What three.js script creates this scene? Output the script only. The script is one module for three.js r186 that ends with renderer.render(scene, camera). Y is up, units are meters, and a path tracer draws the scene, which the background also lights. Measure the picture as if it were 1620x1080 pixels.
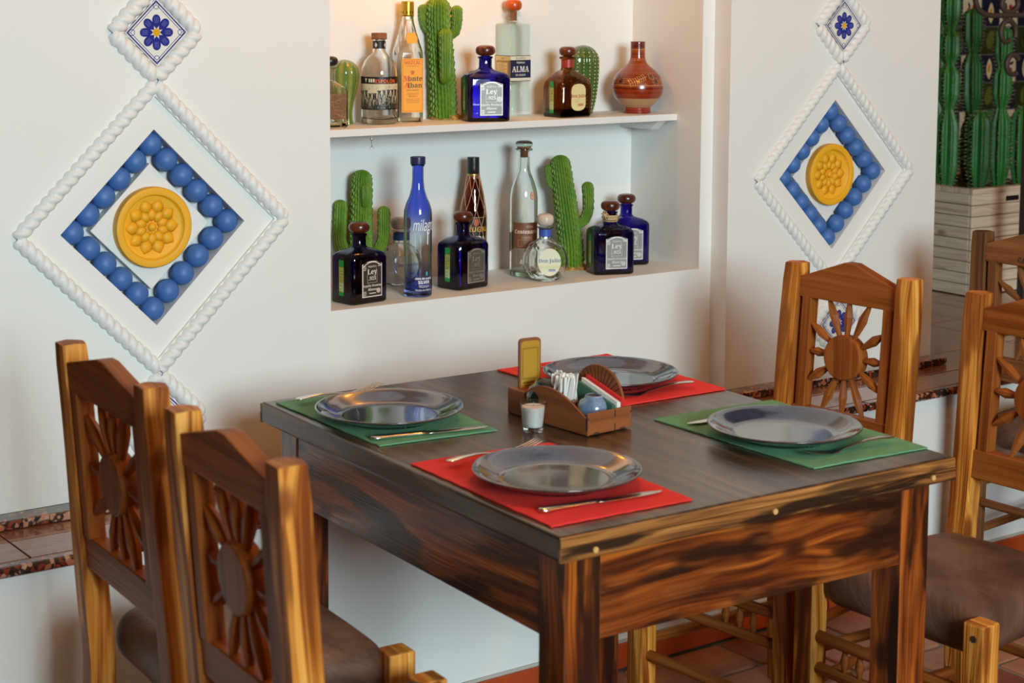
import * as THREE from 'three';
import { RoundedBoxGeometry } from 'three/addons/geometries/RoundedBoxGeometry.js';
import { mergeGeometries, mergeVertices, toCreasedNormals } from 'three/addons/utils/BufferGeometryUtils.js';
import { RectAreaLightUniformsLib } from 'three/addons/lights/RectAreaLightUniformsLib.js';
import { FontLoader } from 'three/addons/loaders/FontLoader.js';
import { TextGeometry } from 'three/addons/geometries/TextGeometry.js';

// ------------------------------------------------------------------ camera, window light, lamps, exposure
const scene = new THREE.Scene();
scene.background = new THREE.Color(0x000000);
const renderer = new THREE.WebGLRenderer({ antialias: true });
renderer.shadowMap.enabled = true;
renderer.toneMapping = THREE.LinearToneMapping;
renderer.toneMappingExposure = 1.0;

const FOCAL = 2775.26, LENS_Y = 270.3;                      // pixels of a 1620 x 1080 picture
const FULL_H = 2 * (1080 - LENS_Y);
const camera = new THREE.PerspectiveCamera(2 * Math.atan(FULL_H / 2 / FOCAL) * 180 / Math.PI, 1620 / FULL_H, 0.05, 60);
camera.setViewOffset(1620, FULL_H, 0, FULL_H / 2 - LENS_Y, 1620, 1080);
{
  const D2R = Math.PI / 180, p = 5.8966 * D2R, y = 35.6897 * D2R, r = 0.3541 * D2R;
  const f = new THREE.Vector3(Math.sin(y) * Math.cos(p), -Math.sin(p), -Math.cos(y) * Math.cos(p));
  const right = new THREE.Vector3(Math.cos(y), 0, Math.sin(y)), up = new THREE.Vector3().crossVectors(right, f);
  const R = right.clone().multiplyScalar(Math.cos(r)).addScaledVector(up, Math.sin(r));
  const U = up.clone().multiplyScalar(Math.cos(r)).addScaledVector(right, -Math.sin(r));
  camera.quaternion.setFromRotationMatrix(new THREE.Matrix4().makeBasis(R, U, f.clone().negate()));
  camera.position.set(0, 1.5, 3.1588);
}
camera.focus = 3.75;
camera.userData.fStop = camera.getFocalLength() / 9.0;       // a 9 mm aperture

RectAreaLightUniformsLib.init();
const DAY = new THREE.Color().setRGB(0.715, 0.91, 0.97), WARM = new THREE.Color().setRGB(1.0, 0.39, 0.05);
const WINDOW_AT = [0.75, 2.25, 6.85], WINDOW_W = 2.4, WINDOW_H = 1.6, WINDOW_POWER = 42.5;
const windowLight = new THREE.RectAreaLight(DAY, WINDOW_POWER, WINDOW_W, WINDOW_H);
windowLight.name = 'window_daylight';
windowLight.position.set(...WINDOW_AT); windowLight.lookAt(WINDOW_AT[0] + 3.4, 1.2, 0);
scene.add(windowLight);
const LAMPS = [[1.95, 2.3, 1.0, 1.15], [5.0, 2.4, 1.2, 1.5], [2.8, 2.4, 2.7, 1.05]];   // x, y, z, candela of the bare bulbs
const NICHE_LAMP = [2.26, 1.660, -0.165, 0.05];

// ------------------------------------------------------------------ helpers
const rad = (d) => d * Math.PI / 180, TAU = Math.PI * 2;
function rng(seed) { let a = seed >>> 0; return () => { a = (a + 0x6D2B79F5) | 0; let t = Math.imul(a ^ (a >>> 15), 1 | a); t = (t + Math.imul(t ^ (t >>> 7), 61 | t)) ^ t; return ((t ^ (t >>> 14)) >>> 0) / 4294967296; }; }
const counts = {};
function numbered(n) { counts[n] = (counts[n] ?? -1) + 1; return counts[n] ? `${n}_${String(counts[n]).padStart(3, '0')}` : n; }
function tag(o, label, category, group) { Object.assign(o.userData, { label, category }); if (group) o.userData.group = group; return o; }
function thing(name, label, category, at = [0, 0, 0], turn = 0, group) {
  const o = new THREE.Group(); o.name = numbered(name); o.position.set(...at); o.rotation.y = turn; scene.add(o);
  return tag(o, label, category, group);
}
function part(name, geo, mat, parent, at, rot) {
  const m = new THREE.Mesh(geo, mat); m.name = name; m.castShadow = m.receiveShadow = true;
  if (at) m.position.set(...at);
  if (rot) m.rotation.set(...rot);
  parent.add(m); return m;
}
function struct(name, geo, mat, at) { const m = part(name, geo, mat, scene, at); m.userData.kind = 'structure'; return m; }
const V = (x, y, z) => new THREE.Vector3(x, y, z);
const move = (g, x = 0, y = 0, z = 0) => g.translate(x, y, z);
function join(list) {
  const gs = list.map((g) => { const n = g.index ? g.toNonIndexed() : g; for (const k of Object.keys(n.attributes)) if (!['position', 'normal', 'uv'].includes(k)) n.deleteAttribute(k); return n; });
  return mergeGeometries(gs);
}
const box = (w, h, d, x = 0, y = 0, z = 0) => uvBox(new THREE.BoxGeometry(w, h, d), 'x').translate(x, y, z);
const boxTo = (x0, x1, y0, y1, z0, z1) => uvBox(new THREE.BoxGeometry(x1 - x0, y1 - y0, z1 - z0).translate((x0 + x1) / 2, (y0 + y1) / 2, (z0 + z1) / 2), 'x');
// uv in metres, u along the grain axis, taken from the face a triangle looks along
function uvBox(g, axis = 'y', ou = 0, ov = 0) {
  const n = g.index ? g.toNonIndexed() : g, p = n.attributes.position, uv = new Float32Array(p.count * 2);
  const a = V(), b = V(), c = V(), N = V();
  const ai = 'xyz'.indexOf(axis);
  for (let i = 0; i < p.count; i += 3) {
    a.fromBufferAttribute(p, i); b.fromBufferAttribute(p, i + 1); c.fromBufferAttribute(p, i + 2);
    N.subVectors(b, a).cross(c.clone().sub(a));
    const ab = [Math.abs(N.x), Math.abs(N.y), Math.abs(N.z)]; let d = ab.indexOf(Math.max(...ab));
    const rest = [0, 1, 2].filter((k) => k !== d);
    let u = rest[0], v = rest[1];
    if (rest.includes(ai)) { u = ai; v = rest.find((k) => k !== ai); }
    for (let k = 0; k < 3; k++) { uv[(i + k) * 2] = p.getComponent(i + k, u) + ou; uv[(i + k) * 2 + 1] = p.getComponent(i + k, v) + ov + d * 0.113; }
  }
  n.setAttribute('uv', new THREE.BufferAttribute(uv, 2));
  return n;
}
let grainSeed = rng(77);
const rbox = (w, h, d, r = 0.004, axis = 'y', seg = 2) => uvBox(new RoundedBoxGeometry(w, h, d, seg, Math.min(r, w / 2.01, h / 2.01, d / 2.01)), axis, grainSeed() * 3, grainSeed() * 3);
function cyl(r0, r1, h, seg = 32, axis = 'y') { return uvBox(new THREE.CylinderGeometry(r1, r0, h, seg), axis, grainSeed(), grainSeed()); }
const lathe = (pts, seg = 48) => new THREE.LatheGeometry(pts.map((p) => new THREE.Vector2(Math.max(p[0], 0.00001), p[1])), seg);
function smooth(g, ang) { g = g.clone(); g.deleteAttribute('normal'); const uv = g.attributes.uv; if (ang) { return toCreasedNormals(g, ang); } g.deleteAttribute('uv'); g = mergeVertices(g, 1e-5); g.computeVertexNormals(); return g; }
function mapVerts(g, f) { const p = g.attributes.position, v = V(); for (let i = 0; i < p.count; i++) { v.fromBufferAttribute(p, i); f(v, i); p.setXYZ(i, v.x, v.y, v.z); } return g; }
function rod(a, b, r0, r1 = r0, seg = 12) { // a bar between two points
  const d = V().subVectors(b, a), g = new THREE.CylinderGeometry(r1, r0, d.length(), seg, 4);
  uvBoxKeep(g, d.length());
  g.applyQuaternion(new THREE.Quaternion().setFromUnitVectors(V(0, 1, 0), d.normalize())).translate((a.x + b.x) / 2, (a.y + b.y) / 2, (a.z + b.z) / 2);
  return g;
}
function uvBoxKeep(g, L) { const uv = g.attributes.uv, o = grainSeed() * 2; for (let i = 0; i < uv.count; i++) uv.setXY(i, uv.getY(i) * L + o, uv.getX(i) * 0.08 + o); return g; }
// loft through rings of rounded rectangles (hx, hz, corner radius)
function ringPts(r, k) { const out = []; const [hx, hz, c] = [r.hx, r.hz ?? r.hx, Math.min(r.c, r.hx, r.hz ?? r.hx)];
  for (let q = 0; q < 4; q++) { const sx = q === 0 || q === 3 ? 1 : -1, sz = q < 2 ? 1 : -1; for (let i = 0; i <= k; i++) { const t = (q + i / k) * Math.PI / 2; out.push([sx * (hx - c) + c * Math.cos(t) + (r.x ?? 0), sz * (hz - c) + c * Math.sin(t) + (r.z ?? 0)]); } }
  return out; }
function loft(rings, { k = 6, capTop = true, capBottom = true, flip = false } = {}) {
  const pos = [], idx = [], n = 4 * (k + 1);
  for (const r of rings) for (const [x, z] of ringPts(r, k)) pos.push(x, r.y, z);
  const quad = (a, b, c, d) => flip ? idx.push(a, b, c, a, c, d) : idx.push(a, c, b, a, d, c);
  for (let j = 0; j + 1 < rings.length; j++) for (let i = 0; i < n; i++) { const i2 = (i + 1) % n; quad(j * n + i, j * n + i2, (j + 1) * n + i2, (j + 1) * n + i); }
  const cap = (j, up) => { const c = pos.length / 3, r = rings[j]; pos.push(r.x ?? 0, r.y, r.z ?? 0); for (let i = 0; i < n; i++) { const i2 = (i + 1) % n, A = j * n + i, B = j * n + i2; (up !== flip) ? idx.push(c, B, A) : idx.push(c, A, B); } };
  if (capBottom) cap(0, false);
  if (capTop) cap(rings.length - 1, true);
  let g = new THREE.BufferGeometry(); g.setAttribute('position', new THREE.Float32BufferAttribute(pos, 3)); g.setIndex(idx);
  g = mergeVertices(g, 1e-6); g = toCreasedNormals(g, rad(35));
  g.setAttribute('uv', new THREE.BufferAttribute(new Float32Array(g.attributes.position.count * 2), 2));
  return g;
}
// a hollow vessel: the rings again, inset by the wall, from a floor up to the open mouth
function vessel(rings, wall, floor) {
  const inner = rings.filter((r) => r.y > rings[0].y + floor).map((r) => ({ ...r, hx: Math.max(0.002, r.hx - wall), hz: Math.max(0.002, (r.hz ?? r.hx) - wall), c: Math.max(0.001, r.c - wall) }));
  inner.unshift({ ...inner[0], y: rings[0].y + floor });
  const top = rings[rings.length - 1], it = inner[inner.length - 1]; it.y = top.y;
  const o = loft(rings, { capTop: false }), i = loft(inner, { capTop: false, flip: true });
  const lip = loft([top, { ...it, y: top.y + 0.0002 }], { capTop: false, capBottom: false });
  return mergeGeometries([o, i, lip]);
}
// ---- noise and textures
function hash(ix, iy, s) { let h = Math.imul(ix, 374761393) + Math.imul(iy, 668265263) + Math.imul(s, 1442695041); h = Math.imul(h ^ (h >>> 13), 1274126177); return ((h ^ (h >>> 16)) >>> 0) / 4294967296; }
function pn(x, y, px, py, s) { const x0 = Math.floor(x), y0 = Math.floor(y), fx = x - x0, fy = y - y0, u = fx * fx * (3 - 2 * fx), v = fy * fy * (3 - 2 * fy); const m = (a, n) => ((a % n) + n) % n; const X0 = m(x0, px), X1 = m(x0 + 1, px), Y0 = m(y0, py), Y1 = m(y0 + 1, py);
  return (hash(X0, Y0, s) * (1 - u) + hash(X1, Y0, s) * u) * (1 - v) + (hash(X0, Y1, s) * (1 - u) + hash(X1, Y1, s) * u) * v; }
const fbm = (u, v, a, b, s, o = 4) => { let t = 0, w = 0.5, W = 0; for (let i = 0; i < o; i++) { t += w * pn(u * a, v * b, a, b, s + i); W += w; w *= 0.5; a *= 2; b *= 2; } return t / W; };
const lerp = (a, b, t) => a + (b - a) * t, clamp = (x, a = 0, b = 1) => Math.min(b, Math.max(a, x)), sstep = (a, b, x) => { const t = clamp((x - a) / (b - a)); return t * t * (3 - 2 * t); };
const mix3 = (a, b, t) => [lerp(a[0], b[0], t), lerp(a[1], b[1], t), lerp(a[2], b[2], t)];
function pixels(w, h, f, rep, srgb = true) {
  const d = new Uint8Array(w * h * 4);
  for (let j = 0; j < h; j++) for (let i = 0; i < w; i++) { const c = f(i / w, j / h), k = (j * w + i) * 4; d[k] = clamp(c[0], 0, 255); d[k + 1] = clamp(c[1], 0, 255); d[k + 2] = clamp(c[2], 0, 255); d[k + 3] = 255; }
  const t = new THREE.DataTexture(d, w, h); t.wrapS = t.wrapT = THREE.RepeatWrapping; t.magFilter = THREE.LinearFilter; t.minFilter = THREE.LinearMipmapLinearFilter; t.generateMipmaps = true;
  if (srgb) t.colorSpace = THREE.SRGBColorSpace;
  if (rep) t.repeat.set(1 / rep[0], 1 / rep[1]);
  t.needsUpdate = true; return t;
}
function canvasTex(w, h, draw) {
  const c = document.createElement('canvas'); c.width = w; c.height = h; draw(c.getContext('2d'), w, h);
  const t = new THREE.CanvasTexture(c); t.colorSpace = THREE.SRGBColorSpace; t.magFilter = THREE.LinearFilter; t.anisotropy = 4; return t;
}
// wood with the grain along u; cols: dark, middle, light (sRGB)
function woodTex(seed, cols, { scorch = 0, contrast = 1, knots = 5, rep = [1.1, 0.36], w = 1024, h = 512, scorchCol = [28, 18, 12], wear = 0, wearCol = [215, 165, 95] } = {}) {
  const R = rng(seed), K = Array.from({ length: knots }, () => [R(), R(), 0.006 + R() * 0.012]);
  return pixels(w, h, (u, v) => {
    let bend = (fbm(u, v, 3, 2, seed + 9, 3) - 0.5) * 0.12, kd = 0;
    for (const [ku, kv, kr] of K) { let du = Math.abs(u - ku); du = Math.min(du, 1 - du) * rep[0]; let dv = v - kv; dv -= Math.round(dv); dv *= rep[1]; const d = Math.hypot(du * 0.55, dv); const e = Math.exp(-d * d / (kr * kr * 6)); bend += Math.sign(dv) * e * 0.03; kd = Math.max(kd, sstep(kr * 1.2, kr * 0.3, d)); }
    const vv = v + bend;
    const ring = 0.5 + 0.5 * Math.sin(TAU * (vv * 14 + fbm(u, v, 2, 4, seed + 3, 2) * 1.5));
    const fine = fbm(u, vv - Math.floor(vv), 6, 96, seed + 5, 3), mid = fbm(u, vv - Math.floor(vv), 4, 18, seed + 11, 3), big = fbm(u, v, 3, 4, seed + 17, 3);
    let t = clamp(0.5 + contrast * ((fine - 0.5) * 0.75 + (ring - 0.5) * 0.22 + (mid - 0.5) * 0.9 + (big - 0.5) * 0.5));
    let c = t < 0.5 ? mix3(cols[0], cols[1], t * 2) : mix3(cols[1], cols[2], t * 2 - 1);
    if (scorch) c = mix3(c, scorchCol, scorch * sstep(0.47, 0.64, fbm(u, vv - Math.floor(vv), 5, 9, seed + 29, 4)));
    if (wear) c = mix3(c, wearCol, wear * sstep(0.60, 0.74, fbm(u, vv - Math.floor(vv), 9, 14, seed + 41, 4)));
    return mix3(c, mix3(cols[0], scorchCol, 0.5), kd * 0.8);
  }, rep);
}
const greyTex = (w, h, f, rep) => pixels(w, h, (u, v) => { const x = 255 * clamp(f(u, v)); return [x, x, x]; }, rep, false);
const std = (o) => new THREE.MeshStandardMaterial(o), phys = (o) => new THREE.MeshPhysicalMaterial(o);
const lin = (r, g, b) => new THREE.Color().setRGB(r, g, b);

// ------------------------------------------------------------------ materials
const plasterBump = greyTex(512, 512, (u, v) => 0.5 + 0.6 * (fbm(u, v, 8, 8, 3, 5) - 0.5), [0.8, 0.8]);
const grainBump = greyTex(512, 512, (u, v) => fbm(u, v, 6, 90, 51, 3), [0.5, 0.25]);
const M = {};
M.wall = std({ color: lin(0.81, 0.805, 0.775), roughness: 0.62, bumpMap: plasterBump, bumpScale: 0.0012 });
M.plaster = std({ color: lin(0.80, 0.795, 0.77), roughness: 0.5 });
M.room = std({ color: lin(0.15, 0.065, 0.025), roughness: 0.9 });
M.ceiling = std({ color: lin(0.30, 0.20, 0.11), roughness: 0.9 });
M.post = phys({ map: woodTex(11, [[124, 58, 15], [212, 134, 52], [242, 182, 96]], { contrast: 1.15, knots: 6, scorch: 0.65, scorchCol: [116, 56, 18] }), specularIntensity: 0.35, roughness: 0.48, bumpMap: grainBump, bumpScale: 0.0009 });
M.rail = phys({ specularIntensity: 0.3, map: woodTex(23, [[110, 52, 19], [152, 84, 34], [176, 106, 50]], { contrast: 0.75, knots: 0 }), roughness: 0.45, bumpMap: grainBump, bumpScale: 0.0005 });
M.oldPost = phys({ specularIntensity: 0.35, map: woodTex(31, [[74, 48, 28], [112, 74, 44], [134, 94, 58]], { contrast: 0.9, knots: 3 }), roughness: 0.55, bumpMap: grainBump, bumpScale: 0.001 });
M.oldRail = phys({ specularIntensity: 0.35, map: woodTex(37, [[88, 52, 28], [128, 80, 44], [152, 100, 58]], { contrast: 0.9, knots: 2 }), roughness: 0.5, bumpMap: grainBump, bumpScale: 0.0008 });
M.tableTop = phys({ map: woodTex(43, [[50, 35, 23], [80, 58, 38], [118, 90, 60]], { contrast: 1.1, knots: 7, scorch: 0.35, rep: [1.2, 0.5] }), roughness: 0.34, clearcoat: 0.5, clearcoatRoughness: 0.22, bumpMap: grainBump, bumpScale: 0.0004 });
M.edgeLight = phys({ map: woodTex(49, [[96, 58, 28], [164, 106, 54], [206, 146, 82]], { contrast: 1.0, knots: 4, scorch: 0.6, scorchCol: [48, 34, 24], rep: [0.9, 0.16] }), roughness: 0.34, clearcoat: 0.35, clearcoatRoughness: 0.25, bumpMap: grainBump, bumpScale: 0.0006 });
M.tableEdge = phys({ map: woodTex(47, [[64, 38, 20], [140, 86, 42], [186, 124, 64]], { contrast: 1.2, knots: 6, scorch: 0.85, rep: [0.9, 0.16] }), roughness: 0.34, clearcoat: 0.35, clearcoatRoughness: 0.25, bumpMap: grainBump, bumpScale: 0.0006 });
M.apron = phys({ map: woodTex(53, [[66, 26, 9], [120, 54, 16], [184, 96, 30]], { contrast: 1.2, knots: 8, scorch: 0.85, scorchCol: [34, 15, 8], wear: 0.18, wearCol: [196, 128, 66], rep: [0.9, 0.3] }), roughness: 0.32, clearcoat: 0.5, clearcoatRoughness: 0.2, bumpMap: grainBump, bumpScale: 0.0006 });
M.peg = std({ color: lin(0.66, 0.38, 0.12), roughness: 0.5 });
const leatherBump = greyTex(512, 512, (u, v) => fbm(u, v, 40, 40, 61, 3), [0.25, 0.25]);
M.leather = std({ map: pixels(512, 512, (u, v) => { const t = fbm(u, v, 5, 5, 63, 5), f = fbm(u, v, 60, 60, 65, 2); return mix3([74, 48, 35], [130, 94, 75], clamp((t - 0.3) * 2.2) * 0.75 + f * 0.25); }, [0.35, 0.35]), roughness: 0.52, bumpMap: leatherBump, bumpScale: 0.0008 });
// red and black brecciated granite: cells with their own tones
function cells(u, v, n, s) { const x = u * n, y = v * n, X = Math.floor(x), Y = Math.floor(y); let b = 9, b2 = 9, id = 0; for (let j = -1; j < 2; j++) for (let i = -1; i < 2; i++) { const cx = ((X + i) % n + n) % n, cy = ((Y + j) % n + n) % n, d = Math.hypot(X + i + hash(cx, cy, s) - x, Y + j + hash(cx, cy, s + 1) - y); if (d < b) { b2 = b; b = d; id = hash(cx, cy, s + 2); } else if (d < b2) b2 = d; } return [b, b2, id]; }
M.granite = phys({ map: pixels(768, 768, (u, v) => { const w = (fbm(u, v, 12, 12, 5, 3) - 0.5) * 0.05, [a, b, id] = cells(((u + w) % 1 + 1) % 1, ((v + w) % 1 + 1) % 1, 17, 71), [, , i2] = cells(u, v, 46, 73); const P = [[150, 66, 46], [122, 48, 34], [176, 106, 74], [34, 26, 24], [62, 44, 38], [188, 140, 110], [134, 60, 42]]; let c = P[Math.floor(id * 7)]; if (i2 > 0.66) c = mix3(c, [26, 20, 20], 0.75); else if (i2 < 0.12) c = mix3(c, [205, 176, 152], 0.6); return mix3(c, [28, 20, 18], sstep(0.16, 0.02, b - a) * 0.7); }, [0.36, 0.36]), roughness: 0.12, clearcoat: 0.6, clearcoatRoughness: 0.06 });
M.benchTile = phys({ map: pixels(512, 512, (u, v) => { const t = fbm(u, v, 6, 24, 81, 5), f = fbm(u, v, 60, 110, 83, 2); return mix3([118, 72, 52], [168, 118, 92], clamp(0.1 + 0.6 * t + 0.35 * f)); }, [0.4, 0.4]), roughness: 0.16, clearcoat: 0.55, clearcoatRoughness: 0.06 });
const terr = (seed, a, b) => std({ map: pixels(256, 256, (u, v) => { const t = fbm(u, v, 4, 4, seed, 5), s = fbm(u, v, 30, 30, seed + 7, 2); return mix3(a, b, clamp(t * 0.8 + s * 0.3)); }, [0.4, 0.4]), roughness: 0.5, bumpMap: plasterBump, bumpScale: 0.002 });
M.terracotta = [terr(91, [116, 62, 38], [176, 104, 66]), terr(92, [104, 52, 34], [152, 84, 54]), terr(93, [134, 84, 60], [188, 132, 100]), terr(94, [112, 70, 50], [160, 100, 66])];
M.skirtTile = [terr(95, [176, 62, 18], [214, 92, 34]), terr(96, [160, 56, 18], [200, 84, 32])];
M.grout = std({ color: lin(0.2, 0.17, 0.14), roughness: 0.9 });
M.mortar = std({ color: lin(0.5, 0.47, 0.4), roughness: 0.9 });
M.blue = std({ color: lin(0.055, 0.16, 0.44), roughness: 0.5, bumpMap: plasterBump, bumpScale: 0.0012 });
M.yellow = std({ color: lin(0.86, 0.42, 0.015), roughness: 0.55 });
M.steel = std({ color: lin(0.75, 0.72, 0.68), metalness: 1, roughness: 0.2 });
M.black = std({ color: lin(0.012, 0.011, 0.011), roughness: 0.35 });
M.iron = std({ color: lin(0.075, 0.052, 0.042), roughness: 0.6, metalness: 0.3 });

// ------------------------------------------------------------------ the room
const HB = 0.4985, S = 0.0586, NB = -0.327, NF = 0.8166, XL = 1.805, XN = 2.882, XP = 2.921, XR = 3.677, TOP = 3.4;
function diamondPath(cx, cy, r) { const p = new THREE.Path(); p.moveTo(cx + r, cy); p.lineTo(cx, cy - r); p.lineTo(cx - r, cy); p.lineTo(cx, cy + r); p.lineTo(cx + r, cy); return p; }
function panel(x0, x1, y0, y1, cx, cy, depth) {
  const mk = (r, d, z) => { const s = new THREE.Shape([[x0, y0], [x1, y0], [x1, y1], [x0, y1]].map((p) => new THREE.Vector2(...p))); s.holes.push(diamondPath(cx, cy, r)); return new THREE.ExtrudeGeometry(s, { depth: d, bevelEnabled: false }).translate(0, 0, z); };
  return join([mk(0.258, 0.0075, -0.0075), mk(0.193, depth - 0.0075, -depth)]);
}
const WP = HB + 0.018;
struct('wall_left', join([panel(1.049, XL, WP, TOP, 1.417, 1.033, 0.14), boxTo(1.049, XL, WP, TOP, -0.46, -0.139)]), M.wall);
struct('wall_right', join([panel(XP, XR, WP, TOP, 3.294, 1.031, 0.14), boxTo(XP, XR, HB, TOP, -0.46, -0.139)]), M.wall);
struct('wall_niche', join([boxTo(1.7, XP, WP, NF, -0.46, -S), boxTo(1.7, XP, NF, 1.72, -0.46, NB), boxTo(XN, XP, NF, 1.72, NB, -S), boxTo(1.7, 1.775, NF, 1.72, NB, -S), boxTo(1.7, XP, 1.72, TOP, -0.46, -S)]), M.wall);
struct('wall_far', boxTo(-3.7, 9.2, 0, TOP, -1.8, -1.62), M.room);
struct('wall_west', boxTo(-3.75, -3.6, 0, TOP, -2.2, 7.3), M.room);
struct('wall_east', boxTo(9.1, 9.25, 0, TOP, -2.2, 7.3), M.room);
{
  const [wx, wy] = WINDOW_AT, hw = WINDOW_W / 2 + 0.02, hh = WINDOW_H / 2 + 0.02, z0 = 7.05, z1 = 7.3;
  struct('wall_rear', join([boxTo(-3.7, wx - hw, 0, TOP, z0, z1), boxTo(wx + hw, 9.2, 0, TOP, z0, z1), boxTo(wx - hw, wx + hw, 0, wy - hh, z0, z1), boxTo(wx - hw, wx + hw, wy + hh, TOP, z0, z1)]), M.room);
  const w = thing('window', 'white framed window letting soft daylight in behind the camera', 'window', [wx, wy, 7.0]);
  w.name = 'window_1'; w.userData = { kind: 'structure' };
  part('window_frame', join([box(0.06, 2 * hh + 0.12, 0.06, -hw - 0.03, 0, 0.02), box(0.06, 2 * hh + 0.12, 0.06, hw + 0.03, 0, 0.02), box(2 * hw, 0.06, 0.06, 0, hh + 0.03, 0.02), box(2 * hw, 0.06, 0.06, 0, -hh - 0.03, 0.02)]), M.plaster, w);
  part('window_pane', new THREE.BoxGeometry(2 * hw, 2 * hh, 0.01), std({ color: 0x000000, emissive: DAY, emissiveIntensity: 3.0, roughness: 0.4 }), w, [0, 0, 0.06]);
}
struct('ceiling', boxTo(-3.75, 9.25, TOP, TOP + 0.15, -2.2, 7.3), M.ceiling);
const floor = struct('floor', boxTo(-3.75, 9.25, -0.12, -0.006, -2.2, 7.3), M.grout);
{ // terracotta pavers in running bond, rows along the bench
  const R = rng(5), L = 0.287, W = 0.152, geos = [0, 1, 2].map((k) => { const g = rbox(L - 0.012, 0.03, W - 0.011, 0.004, 'x', 1); return g; });
  for (let j = 0; j < 11; j++) for (let i = 0; i < 11; i++) {
    const x = 1.962 - 0.287 / 2 * ((j + 1) % 2) + L * (i + 0.5), z = 0.249 + W * (j + 0.5);
    part('floor_tile', geos[Math.floor(R() * 3)], M.terracotta[Math.floor(R() * 4)], floor, [x, -0.018 + R() * 0.003, z], [(R() - 0.5) * 0.006, 0, (R() - 0.5) * 0.006]);
  }
  const rest = [];
  for (let j = -1; j < 46; j++) for (let i = -18; i < 26; i++) { if (j >= 0 && j < 11 && i >= 0 && i < 11) continue; if (j < 0) continue; const x = 1.962 - 0.287 / 2 * ((j + 1) % 2) + L * (i + 0.5), z = 0.249 + W * (j + 0.5); rest.push(boxTo(x - 0.137, x + 0.137, -0.03, -0.002, z - 0.07, z + 0.07)); }
  part('distant_tiles', join(rest), M.terracotta[1], floor).userData.kind = 'stuff';
}
{ // the long masonry bench with granite edges, running on behind the right-hand pier as a platform
  const b = thing('masonry_bench', 'long low white masonry bench with polished brown tiles and red granite edges along the wall', 'bench');
  part('body', join([boxTo(-3.58, 9.08, 0, HB - 0.022, -0.5, 0.235), boxTo(XR - 0.05, 9.08, 0, HB - 0.022, -1.61, -0.45)]), M.wall, b);
  const nose = (x0, x1) => uvBox(new RoundedBoxGeometry(x1 - x0 - 0.001, 0.021, 0.034, 3, 0.009).translate((x0 + x1) / 2, HB - 0.0105, 0.236), 'x', x0 * 0.3, x0);
  for (let x = -0.55; x < 6.9; x += 1.24) part('granite_edge', nose(x, x + 1.24), M.granite, b);
  const tile = (x0, x1, z0, z1, dy = 0) => uvBox(new RoundedBoxGeometry(x1 - x0 - 0.003, 0.02, z1 - z0 - 0.003, 1, 0.0012).translate((x0 + x1) / 2, HB - 0.0112 + dy, (z0 + z1) / 2), 'x', x0 * 1.3 + z0, z0 * 2.1);
  const narrow = -0.06;
  for (let x = -0.13; x < 4.2; x += 0.6) { part('bench_tile', tile(x, x + 0.6, 0.112, 0.22), M.benchTile, b); part('bench_tile', tile(x, x + 0.6, narrow, 0.11), M.benchTile, b); }
  for (let i = 0; i < 6; i++) { const x = 4.67 + i * 0.4; part('bench_tile', tile(x, x + 0.4, 0.112, 0.22), M.benchTile, b); part('bench_tile', tile(x, x + 0.4, narrow, 0.11), M.benchTile, b); }
  for (let j = 0; j < 5; j++) for (let i = 0; i < 8; i++) part('bench_tile', tile(XR + 0.01 + i * 0.4, XR + 0.41 + i * 0.4, -0.06 - 0.31 * (j + 1), -0.06 - 0.31 * j), M.benchTile, b);
  const strip = (x0, x1, z0, z1) => uvBox(new RoundedBoxGeometry(x1 - x0, 0.018, z1 - z0, 2, 0.003).translate((x0 + x1) / 2, HB + 0.009, (z0 + z1) / 2), 'x', x0 * 0.7 + 0.11, 0.17 + x0);
  for (const [x0, x1, z0, z1] of [[1.037, 1.36, 0.0005, 0.05], [1.361, XL - 0.001, 0.0005, 0.05], [XL + 0.001, XP - 0.001, -0.1, -S + 0.05], [XP, XR + 0.012, -0.1, 0.05]]) part('granite_plinth', strip(x0, x1, z0, z1), M.granite, b);
}
{ // skirting of terracotta tiles at the foot of the bench
  const s = new THREE.Group(); s.name = 'baseboard_bench'; s.userData = { kind: 'structure' }; scene.add(s);
  part('mortar_bed', boxTo(0.2, 6.4, 0, 0.063, 0.2345, 0.2395), M.mortar, s);
  const R = rng(8);
  for (let i = 0; i < 16; i++) { const x0 = 0.776 + i * 0.2845 - 0.0035; part('skirting_tile', rbox(0.279, 0.056, 0.009, 0.0025, 'x', 1), M.skirtTile[Math.floor(R() * 2)], s, [x0 + 0.142, 0.029 + R() * 0.001, 0.2435]); }
}

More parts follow.
